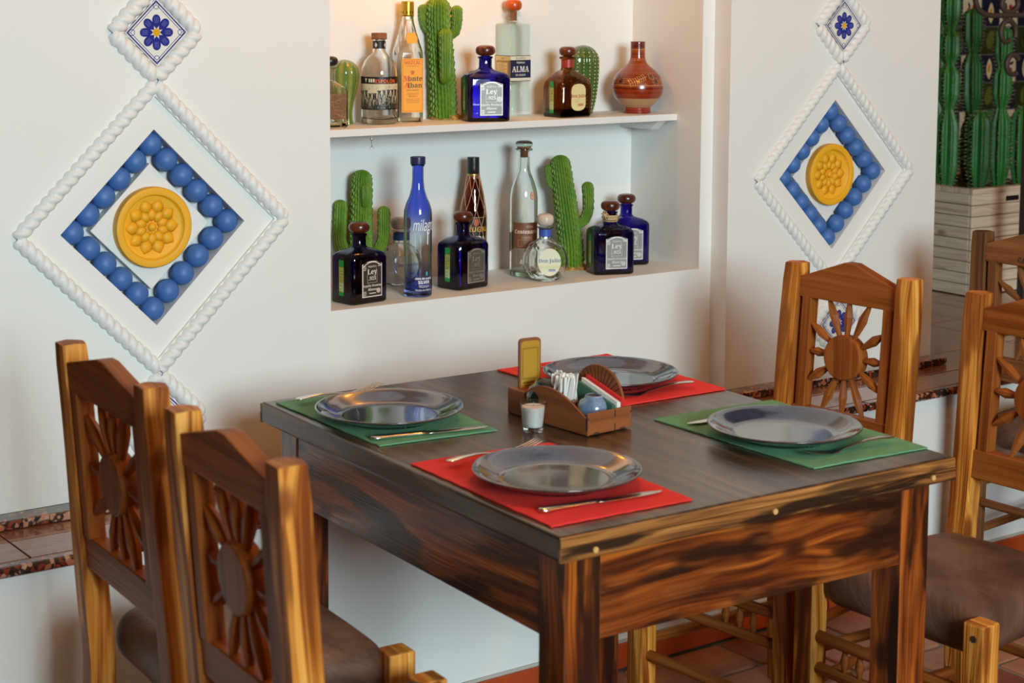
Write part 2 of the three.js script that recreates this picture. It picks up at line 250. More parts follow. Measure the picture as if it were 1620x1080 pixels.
// ------------------------------------------------------------------ carved plaster diamonds on the two piers
function rope(a, b, r0) { // a three-strand rope moulding between two points of the wall
  const d = V().subVectors(b, a), L = d.length(), n = Math.round(L / 0.0030), m = 16, pos = [], idx = [];
  d.normalize(); const side = V(-d.y, d.x, 0);
  for (let j = 0; j <= n; j++) for (let i = 0; i <= m; i++) {
    const s = L * j / n, t = Math.PI * (i / m), tw = 2.6 * t - s * TAU / 0.0215; let r = r0 * (0.74 + 0.33 * Math.pow(Math.abs(Math.cos(tw / 2)), 0.65));
    const e = Math.min(s, L - s); if (e < r0) r *= Math.sqrt(Math.max(0, 1 - (1 - e / r0) ** 2)) * 0.3 + 0.7;
    pos.push(a.x + d.x * s + side.x * r * Math.cos(t), a.y + d.y * s + side.y * r * Math.cos(t), -0.003 + r * Math.sin(t) * 1.05);
  }
  for (let j = 0; j < n; j++) for (let i = 0; i < m; i++) { const A = j * (m + 1) + i, B = A + m + 1; idx.push(A, A + 1, B, A + 1, B + 1, B); }
  const g = new THREE.BufferGeometry(); g.setAttribute('position', new THREE.Float32BufferAttribute(pos, 3)); g.setAttribute('uv', new THREE.Float32BufferAttribute(new Float32Array(pos.length / 3 * 2), 2)); g.setIndex(idx); g.computeVertexNormals();
  return g;
}
function ropeDiamond(r, r0, parent) { const P = [V(0, r, 0), V(r, 0, 0), V(0, -r, 0), V(-r, 0, 0)]; for (let i = 0; i < 4; i++) part('rope_moulding', rope(P[i], P[(i + 1) % 4], r0), M.plaster, parent); }
const square = (r, d, z) => uvBox(new RoundedBoxGeometry(r * Math.SQRT2, r * Math.SQRT2, d, 2, 0.0015), 'x').rotateZ(Math.PI / 4).translate(0, 0, z);
function flowerRelief(parent) {
  const petal = (L, w, a, r0, h) => mapVerts(new THREE.SphereGeometry(1, 12, 8), (v) => { const t = (v.x + 1) / 2; v.set(r0 + L * t, v.y * w * (0.55 + 0.75 * Math.sin(Math.PI * Math.min(1, t * 0.9 + 0.05))) * (1 - 0.45 * t * t * t), v.z * h); }).rotateZ(a);
  for (let i = 0; i < 10; i++) part('outer_petal', petal(0.031, 0.0115, i * TAU / 10, 0.026, 0.0024), M.yellow, parent, [0, 0, 0.005]);
  for (let i = 0; i < 10; i++) part('inner_petal', petal(0.026, 0.0085, (i + 0.5) * TAU / 10, 0.011, 0.0034), M.yellow, parent, [0, 0, 0.005]);
  part('flower_heart', mapVerts(new THREE.SphereGeometry(0.009, 14, 10), (v) => { v.z *= 0.7; }), M.yellow, parent, [0, 0, 0.006]);
}
function diamond(cx, cy, label) {
  const t = thing('diamond_wall_ornament', label, 'wall ornament', [cx, cy, 0], 0, 'carved diamond ornaments on the white piers');
  ropeDiamond(0.281, 0.0150, t);
  part('recess_panel', square(0.205, 0.012, -0.060), M.plaster, t);
  part('centre_panel', square(0.125, 0.03, -0.044), M.plaster, t);
  const ball = new THREE.SphereGeometry(0.0238, 28, 18);
  for (let s = 0; s < 4; s++) for (let i = 0; i < 5; i++) { const a = [[0, 1], [1, 0], [0, -1], [-1, 0]], p = a[s], q = a[(s + 1) % 4], k = i / 5, r = 0.163; part('blue_ball', ball, M.blue, t, [lerp(p[0], q[0], k) * r, lerp(p[1], q[1], k) * r, -0.029]); }
  const m = part('medallion', lathe([[0, 0], [0.0795, 0], [0.0795, 0.017], [0.077, 0.0195], [0.066, 0.0195], [0.0635, 0.017], [0.061, 0.0055], [0, 0.0045]], 64).rotateX(Math.PI / 2), M.yellow, t, [0, 0, -0.0290]);
  flowerRelief(m);
}
diamond(1.417, 1.033, 'large carved diamond with blue balls and yellow medallion, left of the bottle niche');
diamond(3.294, 1.031, 'carved diamond with blue balls and yellow medallion on the pier right of the niche');
const flowerTile = canvasTex(256, 256, (g) => {
  g.fillStyle = '#e9e7e0'; g.fillRect(0, 0, 256, 256);
  g.strokeStyle = '#27307a'; g.lineWidth = 7; g.strokeRect(9, 9, 238, 238); g.lineWidth = 3; g.strokeRect(22, 22, 212, 212);
  g.translate(128, 128);
  for (let i = 0; i < 8; i++) { g.save(); g.rotate(i * Math.PI / 4 + Math.PI / 4); g.fillStyle = '#e0a02a'; g.beginPath(); g.arc(0, -84, 8, 0, 7); g.fill(); g.restore(); }
  for (let i = 0; i < 8; i++) { g.save(); g.rotate(i * Math.PI / 4 + Math.PI / 8 + Math.PI / 8); g.fillStyle = '#2c3488'; g.beginPath(); g.moveTo(0, -20); g.bezierCurveTo(34, -46, 30, -96, 0, -96); g.bezierCurveTo(-30, -96, -34, -46, 0, -20); g.fill(); g.strokeStyle = '#6f78bb'; g.lineWidth = 3; for (const k of [-8, 0, 8]) { g.beginPath(); g.moveTo(k, -50); g.lineTo(k * 1.2, -84); g.stroke(); } g.restore(); }
  g.fillStyle = '#e3aa2c'; g.beginPath(); g.arc(0, 0, 21, 0, 7); g.fill();
  g.strokeStyle = '#2c3488'; g.lineWidth = 3; for (const [a, b] of [[-1, -1], [1, -1], [1, 1], [-1, 1]]) { g.beginPath(); g.arc(a * 100, b * 100, 16, 0, 7); g.stroke(); }
});
M.tileGlaze = phys({ map: flowerTile, roughness: 0.12, clearcoat: 0.6, clearcoatRoughness: 0.05 });
function smallTile(cx, cy, label) {
  const t = thing('painted_wall_tile', label, 'wall tile', [cx, cy, 0], 0, 'painted flower tiles in rope frames');
  ropeDiamond(0.089, 0.0165, t);
  const g = new THREE.BoxGeometry(0.0915, 0.0915, 0.008).rotateZ(Math.PI / 4);
  part('tile', g, M.tileGlaze, t, [0, 0, 0.003]);
}
smallTile(1.419, 1.414, 'blue flower tile in rope frame above the large diamond left of the niche');
smallTile(1.419, 0.652, 'flower tile in rope frame below the left diamond, behind the chair backs');
smallTile(3.304, 1.414, 'blue flower tile in rope frame above the diamond on the right pier');
smallTile(3.312, 0.645, 'blue flower tile seen through the sun back of the chair at right');

// ------------------------------------------------------------------ bare bulbs on cords: the warm light of the room
{
  const glow = std({ color: 0x000000, emissive: WARM, emissiveIntensity: 30 });
  LAMPS.forEach(([x, y, z, cd], i) => {
    const t = thing('pendant_lamp', ['bare filament bulb on a black cord over the laid table', 'bare filament bulb on a black cord at right, near the iron screen', 'bare filament bulb on a black cord in the middle of the room'][i], 'lamp', [x, y, z], 0, 'bare bulbs on cords');
    part('bulb', mapVerts(new THREE.SphereGeometry(0.045, 20, 16), (v) => { if (v.y > 0) v.y *= 1.35; }), glow, t);
    part('socket', cyl(0.022, 0.018, 0.06, 20), M.black, t, [0, 0.085, 0]);
    part('cord', cyl(0.004, 0.004, TOP - y - 0.1, 8), M.black, t, [0, 0.1 + (TOP - y - 0.1) / 2, 0]);
    const l = new THREE.PointLight(WARM, cd); l.name = 'pendant_bulb'; l.castShadow = true; l.shadow.radius = 2; l.position.set(0, 0, 0); t.add(l);
  });
  const [x, y, z, cd] = NICHE_LAMP;
  const t = thing('niche_downlight', 'small round downlight under the top of the bottle niche', 'lamp', [x, y, z]);
  part('fitting', cyl(0.03, 0.03, 0.03, 24), M.steel, t, [0, 0.05, 0]);
  part('bulb', new THREE.SphereGeometry(0.03, 20, 14), std({ color: 0x000000, emissive: WARM, emissiveIntensity: 20 }), t);
  const l = new THREE.PointLight(WARM, cd); l.name = 'niche_bulb'; l.castShadow = true; l.shadow.radius = 1.5; t.add(l);
}

// ------------------------------------------------------------------ the table
const TA = rad(-1.9278), TL = 0.9467, TW = 0.7862, TH = 0.75;
const TC = (() => { const u = V(Math.sin(TA), 0, Math.cos(TA)), w = V(Math.cos(TA), 0, -Math.sin(TA)); return V(1.4615, 0, 0.3421).addScaledVector(u, TL / 2).addScaledVector(w, TW / 2); })();
{
  const t = thing('dining_table', 'dark scorched wooden table laid for four', 'table', [TC.x, 0, TC.z], TA);
  part('tabletop', uvBox(new RoundedBoxGeometry(TW, 0.0385, TL, 3, 0.006), 'z', 0.2, 0.1), M.tableTop, t, [0, TH - 0.01925, 0]);
  const inx = 0.027, inz = 0.027, lw = 0.064, ap = 0.135;
  for (const s of [1, -1]) { part('upper_edge_board', uvBox(new RoundedBoxGeometry(TW + 0.001, 0.0150, 0.006, 2, 0.0022), 'x', 0.5 + s * 0.2, 0.055), M.edgeLight, t, [0, TH - 0.0098, s * (TL / 2 - 0.0012)]); part('lower_edge_board', uvBox(new RoundedBoxGeometry(TW + 0.002, 0.0212, 0.007, 2, 0.002), 'x', 0.1 + s * 0.2, 0.02), M.tableEdge, t, [0, TH - 0.0277, s * (TL / 2 - 0.001)]); }
  for (const sx of [-1, 1]) for (const sz of [-1, 1]) part('leg', uvBox(new RoundedBoxGeometry(lw, TH - 0.0385, lw, 2, 0.003), 'y', sx * 0.7 + sz, sx * 0.4 + sz * 0.1), M.apron, t, [sx * (TW / 2 - inx - lw / 2), (TH - 0.0385) / 2, sz * (TL / 2 - inz - lw / 2)]);
  for (const s of [-1, 1]) {
    part('apron', uvBox(new RoundedBoxGeometry(TW - 2 * inx - 2 * lw, ap, 0.022, 2, 0.002), 'x', 0.35 + s, 0.42), M.apron, t, [0, TH - 0.0385 - ap / 2, s * (TL / 2 - inz - 0.0135)]);
    part('apron', uvBox(new RoundedBoxGeometry(0.022, ap, TL - 2 * inz - 2 * lw, 2, 0.002), 'z', 0.9 + s, 0.7), M.apron, t, [s * (TW / 2 - inx - 0.0135), TH - 0.0385 - ap / 2, 0]);
  }
  for (const x of [-0.335, 0.0, 0.34]) part('peg', cyl(0.0045, 0.0045, 0.004, 16, 'y').rotateX(Math.PI / 2), M.peg, t, [x, TH - 0.027, TL / 2 + 0.0028]);
}

// ------------------------------------------------------------------ on the table
const TOPY = TH;
const weave = greyTex(256, 256, (u, v) => 0.5 + 0.25 * Math.sin(u * TAU * 40) * Math.cos(v * TAU * 2) + 0.25 * Math.sin(v * TAU * 40), [0.06, 0.06]);
const clothTex = (s, a, b) => pixels(256, 256, (u, v) => mix3(a, b, clamp(0.5 * fbm(u, v, 6, 6, s, 4) + 0.5 * (0.5 + 0.5 * Math.sin(u * TAU * 64) * Math.sin(v * TAU * 64)))), [0.12, 0.12]);
M.green = std({ map: clothTex(111, [88, 146, 104], [122, 178, 136]), roughness: 0.85, bumpMap: weave, bumpScale: 0.0005 });
M.red = std({ map: clothTex(113, [228, 36, 32], [250, 62, 50]), roughness: 0.85, bumpMap: weave, bumpScale: 0.0005 });
function mat(name, label, mtl, corners, seed) { // a cloth mat: four corners on the table, a slightly frayed wavy edge
  const R = rng(seed), n = 40, m = 28, c = corners, cx = c.reduce((a, p) => a + p[0], 0) / 4, cz = c.reduce((a, p) => a + p[1], 0) / 4;
  const pos = [], uv = [], idx = [], th = 0.0022, fr = Array.from({ length: 400 }, () => R());
  const P = (i, j) => { const a = i / n, b = j / m; let x = lerp(lerp(c[0][0], c[1][0], a), lerp(c[3][0], c[2][0], a), b), z = lerp(lerp(c[0][1], c[1][1], a), lerp(c[3][1], c[2][1], a), b);
    if (i === 0 || i === n || j === 0 || j === m) { const k = (fr[(i * 7 + j * 13) % 400] - 0.5) * 0.0022; x += (x - cx > 0 ? 1 : -1) * k; z += (z - cz > 0 ? 1 : -1) * k; } return [x - cx, z - cz]; };
  const edge = (i, j) => Math.min(i, n - i, j, m - j);
  for (let k = 0; k < 2; k++) for (let j = 0; j <= m; j++) for (let i = 0; i <= n; i++) { const [x, z] = P(i, j), lift = 0.0009 * (fbm(i / n, j / m, 4, 4, seed, 2)) * (edge(i, j) < 2 ? 1.6 : 1); pos.push(x, k ? th + lift : 0.0003 + lift * 0.5, z); uv.push(x, z); }
  const N = (n + 1) * (m + 1), q = (a, b, cc, d) => idx.push(a, b, cc, b, d, cc);
  for (let j = 0; j < m; j++) for (let i = 0; i < n; i++) { const a = j * (n + 1) + i; q(N + a, N + a + n + 1, N + a + 1, N + a + n + 2); q(a, a + 1, a + n + 1, a + n + 2); }
  const rim = []; for (let i = 0; i < n; i++) rim.push(i); for (let j = 0; j < m; j++) rim.push(j * (n + 1) + n); for (let i = n; i > 0; i--) rim.push(m * (n + 1) + i); for (let j = m; j > 0; j--) rim.push(j * (n + 1));
  rim.forEach((a, i) => { const b = rim[(i + 1) % rim.length]; q(a, N + a, b, N + b); });
  let g = new THREE.BufferGeometry(); g.setAttribute('position', new THREE.Float32BufferAttribute(pos, 3)); g.setAttribute('uv', new THREE.Float32BufferAttribute(uv, 2)); g.setIndex(idx); g = toCreasedNormals(g, rad(40));
  const o = part(numbered('placemat'), g, mtl, scene, [cx, TOPY + 0.0004, cz]); tag(o, label, 'placemat', 'cloth placemats on the table'); return o;
}
mat('placemat', 'green cloth placemat at the far left corner of the table', M.green, [[1.476, 0.374], [1.728, 0.392], [1.693, 0.762], [1.474, 0.738]], 1);
mat('placemat', 'red cloth placemat at the near left corner of the table', M.red, [[1.458, 0.859], [1.718, 0.880], [1.696, 1.261], [1.444, 1.248]], 2);
mat('placemat', 'green cloth placemat at the near right corner, nearest the pier chair', M.green, [[1.965, 0.855], [2.240, 0.866], [2.214, 1.258], [1.967, 1.242]], 3);
mat('placemat', 'red cloth placemat at the back right of the table behind the caddy', M.red, [[1.969, 0.373], [2.243, 0.376], [2.230, 0.751], [1.975, 0.745]], 4);

// stoneware plates: speckled reactive glaze with a brown rim
function plateTex(seed, centre) {
  return canvasTex(512, 512, (g) => {
    const R = rng(seed), im = g.createImageData(512, 512);
    for (let j = 0; j < 512; j++) for (let i = 0; i < 512; i++) {
      const u = i / 512, v = j / 512, x = u - 0.5, y = v - 0.5, r = Math.hypot(x, y) * 2, n = fbm(u, v, 6, 6, seed, 5), f = fbm(u, v, 80, 80, seed + 3, 2), a = Math.atan2(y, x);
      let c = mix3([22, 27, 42], [78, 94, 130], clamp(n * 0.9 + f * 0.6 - 0.35));
      const inn = sstep(0.70 + 0.12 * (n - 0.5), 0.56, r);
      c = mix3(c, mix3(centre[0], centre[1], clamp((n - 0.3) * 2.2)), inn * 0.92);
      c = mix3(c, [78, 58, 42], sstep(0.965, 0.985, r) * 0.8);
      c = mix3(c, [20, 22, 28], 0.3 * sstep(0.62, 0.7, f) * (1 - inn * 0.6));
      const k = (j * 512 + i) * 4; im.data[k] = c[0]; im.data[k + 1] = c[1]; im.data[k + 2] = c[2]; im.data[k + 3] = 255;
    }
    g.putImageData(im, 0, 0);
  });
}
const plateGeo = (() => {
  const g = lathe([[0, 0.005], [0.06, 0.005], [0.066, 0], [0.074, 0], [0.077, 0.0045], [0.1, 0.0105], [0.122, 0.0185], [0.1285, 0.0222], [0.1298, 0.0238], [0.129, 0.0252], [0.1262, 0.0252], [0.117, 0.0222], [0.104, 0.0165], [0.092, 0.0115], [0.0855, 0.0092], [0.078, 0.0084], [0.04, 0.0082], [0, 0.0082]], 72);
  const p = g.attributes.position, uv = g.attributes.uv; for (let i = 0; i < p.count; i++) uv.setXY(i, 0.5 + p.getX(i) / 0.262, 0.5 - p.getZ(i) / 0.262);
  return g;
})();
const plateMat = (t) => phys({ map: t, roughness: 0.13, ior: 1.62, clearcoat: 0.8, clearcoatRoughness: 0.05 });
const dull = [[40, 46, 48], [78, 84, 82]];
function plate(x, z, label, t, turn) { const o = part(numbered('dinner_plate'), plateGeo, plateMat(t), scene, [x, TOPY + 0.0036, z], [0, turn, 0]); return tag(o, label, 'plate', 'stoneware dinner plates on the placemats'); }
const grey1 = plateTex(121, dull), grey2 = plateTex(127, [[34, 40, 52], [70, 78, 90]]);
plate(1.5794, 1.0818, 'blue grey stoneware plate on the near red placemat', grey1, 0.4);
plate(1.5781, 0.5997, 'dark grey blue stoneware plate on the far left green placemat', grey2, 1.1);
plate(2.0608, 1.0797, 'glossy stoneware plate mirroring the white pier, on the near right green placemat', grey1, 0.25);
plate(2.0775, 0.5936, 'dark stoneware plate at the back right behind the caddy', grey2, 2.6);

// cutlery, laid along x; built with the handle end at the origin and the working end at +x
function flat(profile, thick, crown) { // a bar whose half width and height follow the profile [x, half width, y]
  const rings = []; for (const [x, w, y, t = thick] of profile) rings.push([x, w, y, t]);
  const pos = [], idx = [], n = 12;
  rings.forEach(([x, w, y, t]) => { for (let i = 0; i < n; i++) { const a = i / n * TAU; pos.push(x, y + Math.sin(a) * t * 0.5 * (Math.sin(a) > 0 ? crown : 1), Math.cos(a) * w); } });
  for (let j = 0; j + 1 < rings.length; j++) for (let i = 0; i < n; i++) { const a = j * n + i, b = j * n + (i + 1) % n, c = a + n, d = b + n; idx.push(a, b, c, b, d, c); }
  for (const j of [0, rings.length - 1]) { const c = pos.length / 3; pos.push(rings[j][0], rings[j][2], 0); for (let i = 0; i < n; i++) { const a = j * n + i, b = j * n + (i + 1) % n; j ? idx.push(c, a, b) : idx.push(c, b, a); } }
  const g = new THREE.BufferGeometry(); g.setAttribute('position', new THREE.Float32BufferAttribute(pos, 3)); g.setIndex(idx); g.computeVertexNormals(); g.setAttribute('uv', new THREE.Float32BufferAttribute(new Float32Array(pos.length / 3 * 2), 2)); return g;
}
const knifeHandle = flat([[0, 0.003, 0.004], [0.004, 0.0085, 0.004], [0.014, 0.0098, 0.0045], [0.03, 0.0078, 0.0042], [0.06, 0.006, 0.004], [0.088, 0.0066, 0.004], [0.098, 0.0075, 0.004]], 0.0075, 1);
const knifeBlade = flat([[0.097, 0.0072, 0.004, 0.004], [0.11, 0.0092, 0.004, 0.002], [0.15, 0.0098, 0.004, 0.0016], [0.185, 0.0088, 0.004, 0.0014], [0.205, 0.005, 0.004, 0.0012], [0.212, 0.001, 0.004, 0.001]], 0.002, 1);
const forkHandle = flat([[0, 0.003, 0.010], [0.004, 0.0085, 0.0105], [0.014, 0.0095, 0.011], [0.032, 0.0068, 0.012], [0.06, 0.0042, 0.0115], [0.09, 0.0032, 0.0075], [0.112, 0.0034, 0.0045], [0.122, 0.0065, 0.003], [0.132, 0.011, 0.0022], [0.146, 0.0122, 0.0026], [0.149, 0.0122, 0.003]], 0.0028, 1.2);
const tine = (z) => flat([[0.145, 0.0021, 0.0028 , 0.0022], [0.165, 0.0017, 0.005, 0.0018], [0.185, 0.0014, 0.0092, 0.0015], [0.194, 0.0006, 0.0118, 0.001]], 0.002, 1).translate(0, 0, z);
const tines = [-0.0096, -0.0032, 0.0032, 0.0096].map(tine);
function knife(a, b, label) { const t = thing('table_knife', label, 'knife', [a[0], TOPY + 0.0030, a[1]], Math.atan2(-(b[1] - a[1]), b[0] - a[0]), 'table knives'); part('handle', knifeHandle, M.steel, t); part('blade', knifeBlade, M.steel, t); }
function fork(a, b, label) { const t = thing('table_fork', label, 'fork', [a[0], TOPY + 0.0034, a[1]], Math.atan2(-(b[1] - a[1]), b[0] - a[0]), 'table forks'); part('handle', forkHandle, M.steel, t); for (const g of tines) part('tine', g, M.steel, t); }
knife([1.478, 0.704], [1.66, 0.742], 'steel knife on the far left green placemat');
knife([1.466, 1.190], [1.667, 1.212], 'steel knife in front of the plate on the near red placemat');
knife([2.190, 0.945], [1.977, 0.925], 'steel knife half hidden behind a plate, on green cloth at the near right corner');
fork([1.496, 0.416], [1.705, 0.386], 'steel fork behind the far left plate, handle to the left');
fork([1.490, 0.916], [1.700, 0.893], 'steel fork behind the plate on the near red placemat');
fork([2.188, 1.205], [2.004, 1.193], 'steel fork in front of the plate on the near right green placemat');
fork([2.186, 0.708], [2.024, 0.701], 'steel fork beside the back right plate on red cloth');
fork([2.215, 0.452], [2.030, 0.446], 'steel fork showing only its tines behind the back right plate');

// candle in a glass
const clear = (o = {}) => phys({ color: 0xffffff, transmission: 1, roughness: 0.02, ior: 1.5, thickness: 0.003, attenuationColor: lin(0.86, 0.95, 0.9), attenuationDistance: 0.05, ...o });
M.clear = clear();
{
  const t = thing('candle_glass', 'small clear glass holding a white candle, in front of the caddy', 'candle', [1.7445, TOPY + 0.0003, 0.797]);
  part('glass', lathe([[0, 0], [0.0165, 0], [0.0178, 0.0015], [0.0228, 0.049], [0.0226, 0.0502], [0.0218, 0.0502], [0.0213, 0.049], [0.0166, 0.0095], [0.015, 0.0085], [0, 0.0082]], 40), M.clear, t);
  part('wax', lathe([[0, 0.0088], [0.0148, 0.0089], [0.0164, 0.0102], [0.0200, 0.0432], [0.0194, 0.0438], [0.01, 0.0432], [0, 0.0428]], 40), phys({ color: lin(0.84, 0.82, 0.77), roughness: 0.5 }), t);
  part('wick', cyl(0.0007, 0.0006, 0.008, 8), std({ color: lin(0.5, 0.47, 0.4) }), t, [0.001, 0.0462, 0], [0, 0, 0.15]);
}
// caddy: laser-cut wooden box with arched sides
const CAD = [1.8395, TOPY, 0.800], CW = 0.103, CL = 0.160;
M.caddyWood = std({ map: woodTex(61, [[110, 58, 29], [142, 78, 40], [164, 96, 52]], { contrast: 0.7, knots: 0, w: 512, h: 256 }), roughness: 0.5 });
M.burn = std({ color: lin(0.035, 0.02, 0.012), roughness: 0.8 });
{
  const t = thing('condiment_caddy', 'low wooden condiment caddy with arched sides and notched corners', 'caddy', CAD, rad(4));
  const h = 0.040, side = new THREE.Shape(); side.moveTo(-CL / 2, 0.003); side.lineTo(CL / 2, 0.003); side.lineTo(CL / 2, h * 0.72); side.bezierCurveTo(CL * 0.28, 0.046, CL * 0.1, 0.0675, -CL * 0.16, 0.0675); side.bezierCurveTo(-CL * 0.34, 0.0675, -CL * 0.44, 0.058, -CL / 2, 0.050); side.lineTo(-CL / 2, 0.003);
  const sg = uvBox(new THREE.ExtrudeGeometry(side, { depth: 0.004, bevelEnabled: true, bevelThickness: 0.0004, bevelSize: 0.0004, bevelSegments: 1 }), 'x').translate(0, 0, -0.002).rotateY(-Math.PI / 2);
  part('side_panel', sg, M.caddyWood, t, [-CW / 2 + 0.003, 0, 0]);
  const tall = new THREE.Shape(); tall.moveTo(-CL / 2, 0.003); tall.lineTo(CL / 2, 0.003); tall.lineTo(CL / 2, h * 0.72); tall.lineTo(CL * 0.40, 0.034); tall.absarc(0.0, 0.034, 0.064, 0, Math.PI, false); tall.lineTo(-CL / 2, 0.034); tall.lineTo(-CL / 2, 0.003);
  const far = part('sun_panel', uvBox(new THREE.ExtrudeGeometry(tall, { depth: 0.004, bevelEnabled: true, bevelThickness: 0.0004, bevelSize: 0.0004, bevelSegments: 1 }), 'x').translate(0, 0, -0.002).rotateY(-Math.PI / 2), M.caddyWood, t, [CW / 2 - 0.003, 0, 0]);
  for (let i = 1; i < 18; i++) { const a = Math.PI * i / 18; part('engraved_ray', new THREE.BoxGeometry(0.0006, 0.040, 0.0016).translate(0, 0.042, 0).rotateX(Math.PI / 2 - a), M.burn, far, [-0.0024, 0.034, 0]); }
  for (const s of [1, -1]) {
    const e = part('end_panel', rbox(CW - 0.002, h - 0.003, 0.004, 0.0005, 'x', 1), M.caddyWood, t, [0, 0.003 + (h - 0.003) / 2, s * (CL / 2 - 0.002)]);
    for (const [x, y, w, hh] of [[0.012, 0.011, 0.0025, 0.012], [0.012, -0.012, 0.0025, 0.012], [-0.0495, 0, 0.003, 0.022], [0.0495, 0, 0.003, 0.022], [-0.03, -0.0172, 0.012, 0.003], [0.03, -0.0172, 0.012, 0.003]]) part('burnt_joint', new THREE.BoxGeometry(w, hh, 0.0046), M.burn, e, [x, y, 0]);
  }
  part('base', rbox(CW - 0.006, 0.004, CL - 0.006, 0.0005, 'z', 1), M.caddyWood, t, [0, 0.005, 0]);
  part('partition', rbox(CW - 0.01, 0.03, 0.003, 0.0005, 'x', 1), M.caddyWood, t, [0, 0.021, -0.012]);
}
// sign stand: a gilt plate on a wooden back, set in a wooden block (the square code on it is left out)
{
  const t = thing('sign_stand', 'small upright gilt sign plate in a wooden block behind the caddy', 'sign', [1.818, TOPY, 0.6885], rad(2));
  part('block', rbox(0.066, 0.047, 0.050, 0.003, 'x'), M.caddyWood, t, [0, 0.0237, 0]);
  const sh = new THREE.Shape(), w = 0.0212, h = 0.0945, c = 0.008; sh.moveTo(-w, 0); sh.lineTo(w, 0); sh.lineTo(w, h - c); sh.quadraticCurveTo(w, h, w - c, h); sh.lineTo(-w + c, h); sh.quadraticCurveTo(-w, h, -w, h - c); sh.lineTo(-w, 0);
  const back = part('wooden_back', uvBox(new THREE.ExtrudeGeometry(sh, { depth: 0.005, bevelEnabled: true, bevelThickness: 0.0006, bevelSize: 0.0008, bevelSegments: 2 }), 'y'), M.caddyWood, t, [0.0, 0.040, -0.006], [0, rad(-8), 0]);
  const face = canvasTex(256, 512, (g) => { g.fillStyle = '#c99a38'; g.fillRect(0, 0, 256, 512); g.strokeStyle = '#5c4210'; g.lineWidth = 4; g.strokeRect(24, 60, 208, 330); g.strokeStyle = '#6d5017'; g.lineWidth = 3; g.strokeRect(34, 70, 188, 310); g.fillStyle = '#5c4210'; for (let i = 0; i < 2; i++) g.fillRect(40 + i * 20, 424 + i * 34, 176 - i * 40, 10); });
  const fs = new THREE.ShapeGeometry(sh, 12).scale(0.9, 0.94, 1), fp = fs.attributes.position, fu = fs.attributes.uv; for (let i = 0; i < fp.count; i++) fu.setXY(i, 0.5 + fp.getX(i) / 0.040, fp.getY(i) / 0.086);
  part('gilt_plate', fs, phys({ map: face, metalness: 0.25, roughness: 0.34 }), back, [0, 0.002, 0.0058]);
}
// in the caddy
const glaze = (a, b, s) => phys({ map: pixels(256, 256, (u, v) => mix3(a, b, clamp(fbm(u, v, 6, 6, s, 5) * 1.8 - 0.4))), roughness: 0.2, clearcoat: 0.7, clearcoatRoughness: 0.1 });
function jar(x, z, y, k, mtl, label) {
  const t = thing('spice_jar', label, 'jar', [x, TOPY + y, z]);
  part('body', lathe([[0, 0], [0.016, 0], [0.0195, 0.004], [0.0218, 0.014], [0.0215, 0.024], [0.018, 0.031], [0.0125, 0.0345], [0.0118, 0.0375], [0.0105, 0.0385], [0.0095, 0.036], [0.0098, 0.033], [0.006, 0.03], [0, 0.03]].map(([r, h]) => [r * k, h * k]), 40), mtl, t);
  part('lid', lathe([[0, 0.0345], [0.0095, 0.0345], [0.0098, 0.037], [0.007, 0.0385], [0, 0.0388]].map(([r, h]) => [r * k, h * k]), 28), M.black, t);
}
jar(1.8500, 0.8290, 0.0072, 1.27, glaze([96, 122, 152], [158, 176, 198], 141), 'pale blue glazed jar at the near end of the caddy');
jar(1.8150, 0.7385, 0.0072, 1.62, glaze([14, 20, 18], [38, 48, 42], 143), 'very dark glazed jar behind the toothpicks in the caddy');
{
  const px = 1.8260, pz = 0.776, t = thing('toothpick_holder', 'small glass packed with white paper-wrapped toothpicks', 'toothpicks', [px, TOPY + 0.0072, pz]);
  part('cup', lathe([[0, 0], [0.0155, 0], [0.0172, 0.002], [0.0205, 0.036], [0.0197, 0.036], [0.0162, 0.004], [0, 0.003]], 28), M.clear, t);
  const R = rng(19), g = new THREE.BoxGeometry(0.0050, 0.073, 0.0018), paper = [std({ color: lin(0.83, 0.8, 0.75), roughness: 0.7 }), std({ color: lin(0.74, 0.66, 0.56), roughness: 0.7 })];
  for (let i = 0; i < 46; i++) { const a = R() * TAU, r = Math.sqrt(R()) * 0.0125, m = part('wrapped_toothpick', g, paper[R() < 0.75 ? 0 : 1], t); m.position.set(Math.cos(a) * r * 1.7, 0.0415 + (R() - 0.5) * 0.006, Math.sin(a) * r * 1.7); m.rotation.set(Math.sin(a) * r * 18, R() * 3, -Math.cos(a) * r * 18); }
}
function napkin(dx, mtl, label, lift) { // a folded paper napkin standing on edge along the caddy
  const t = thing('folded_napkin', label, 'napkin', [CAD[0] + dx, TOPY + 0.0075, CAD[2] + 0.018], rad(4), 'folded napkins in the caddy');
  const s = new THREE.Shape(); s.moveTo(-0.052, 0); s.lineTo(0.055, 0); s.lineTo(0.049, 0.036 + lift); s.lineTo(-0.045, 0.062 + lift); s.lineTo(-0.052, 0);
  for (let k = 0; k < 2; k++) part('fold', uvBox(new THREE.ExtrudeGeometry(s, { depth: 0.0024, bevelEnabled: true, bevelThickness: 0.0007, bevelSize: 0.0006, bevelSegments: 1 }), 'x').rotateY(-Math.PI / 2), mtl, t, [k * 0.0035, -k * 0.0008, k * 0.001], [0, 0, -0.12]);
}
napkin(0.016, std({ color: lin(0.035, 0.13, 0.085), roughness: 0.8 }), 'dark green folded napkin in the caddy', 0);
napkin(0.0265, std({ color: lin(0.8, 0.77, 0.7), roughness: 0.8 }), 'white folded napkin between the green and red ones', 0.004);
napkin(0.0355, std({ color: lin(0.62, 0.018, 0.018), roughness: 0.8 }), 'red folded napkin against the sun panel of the caddy', 0.008);

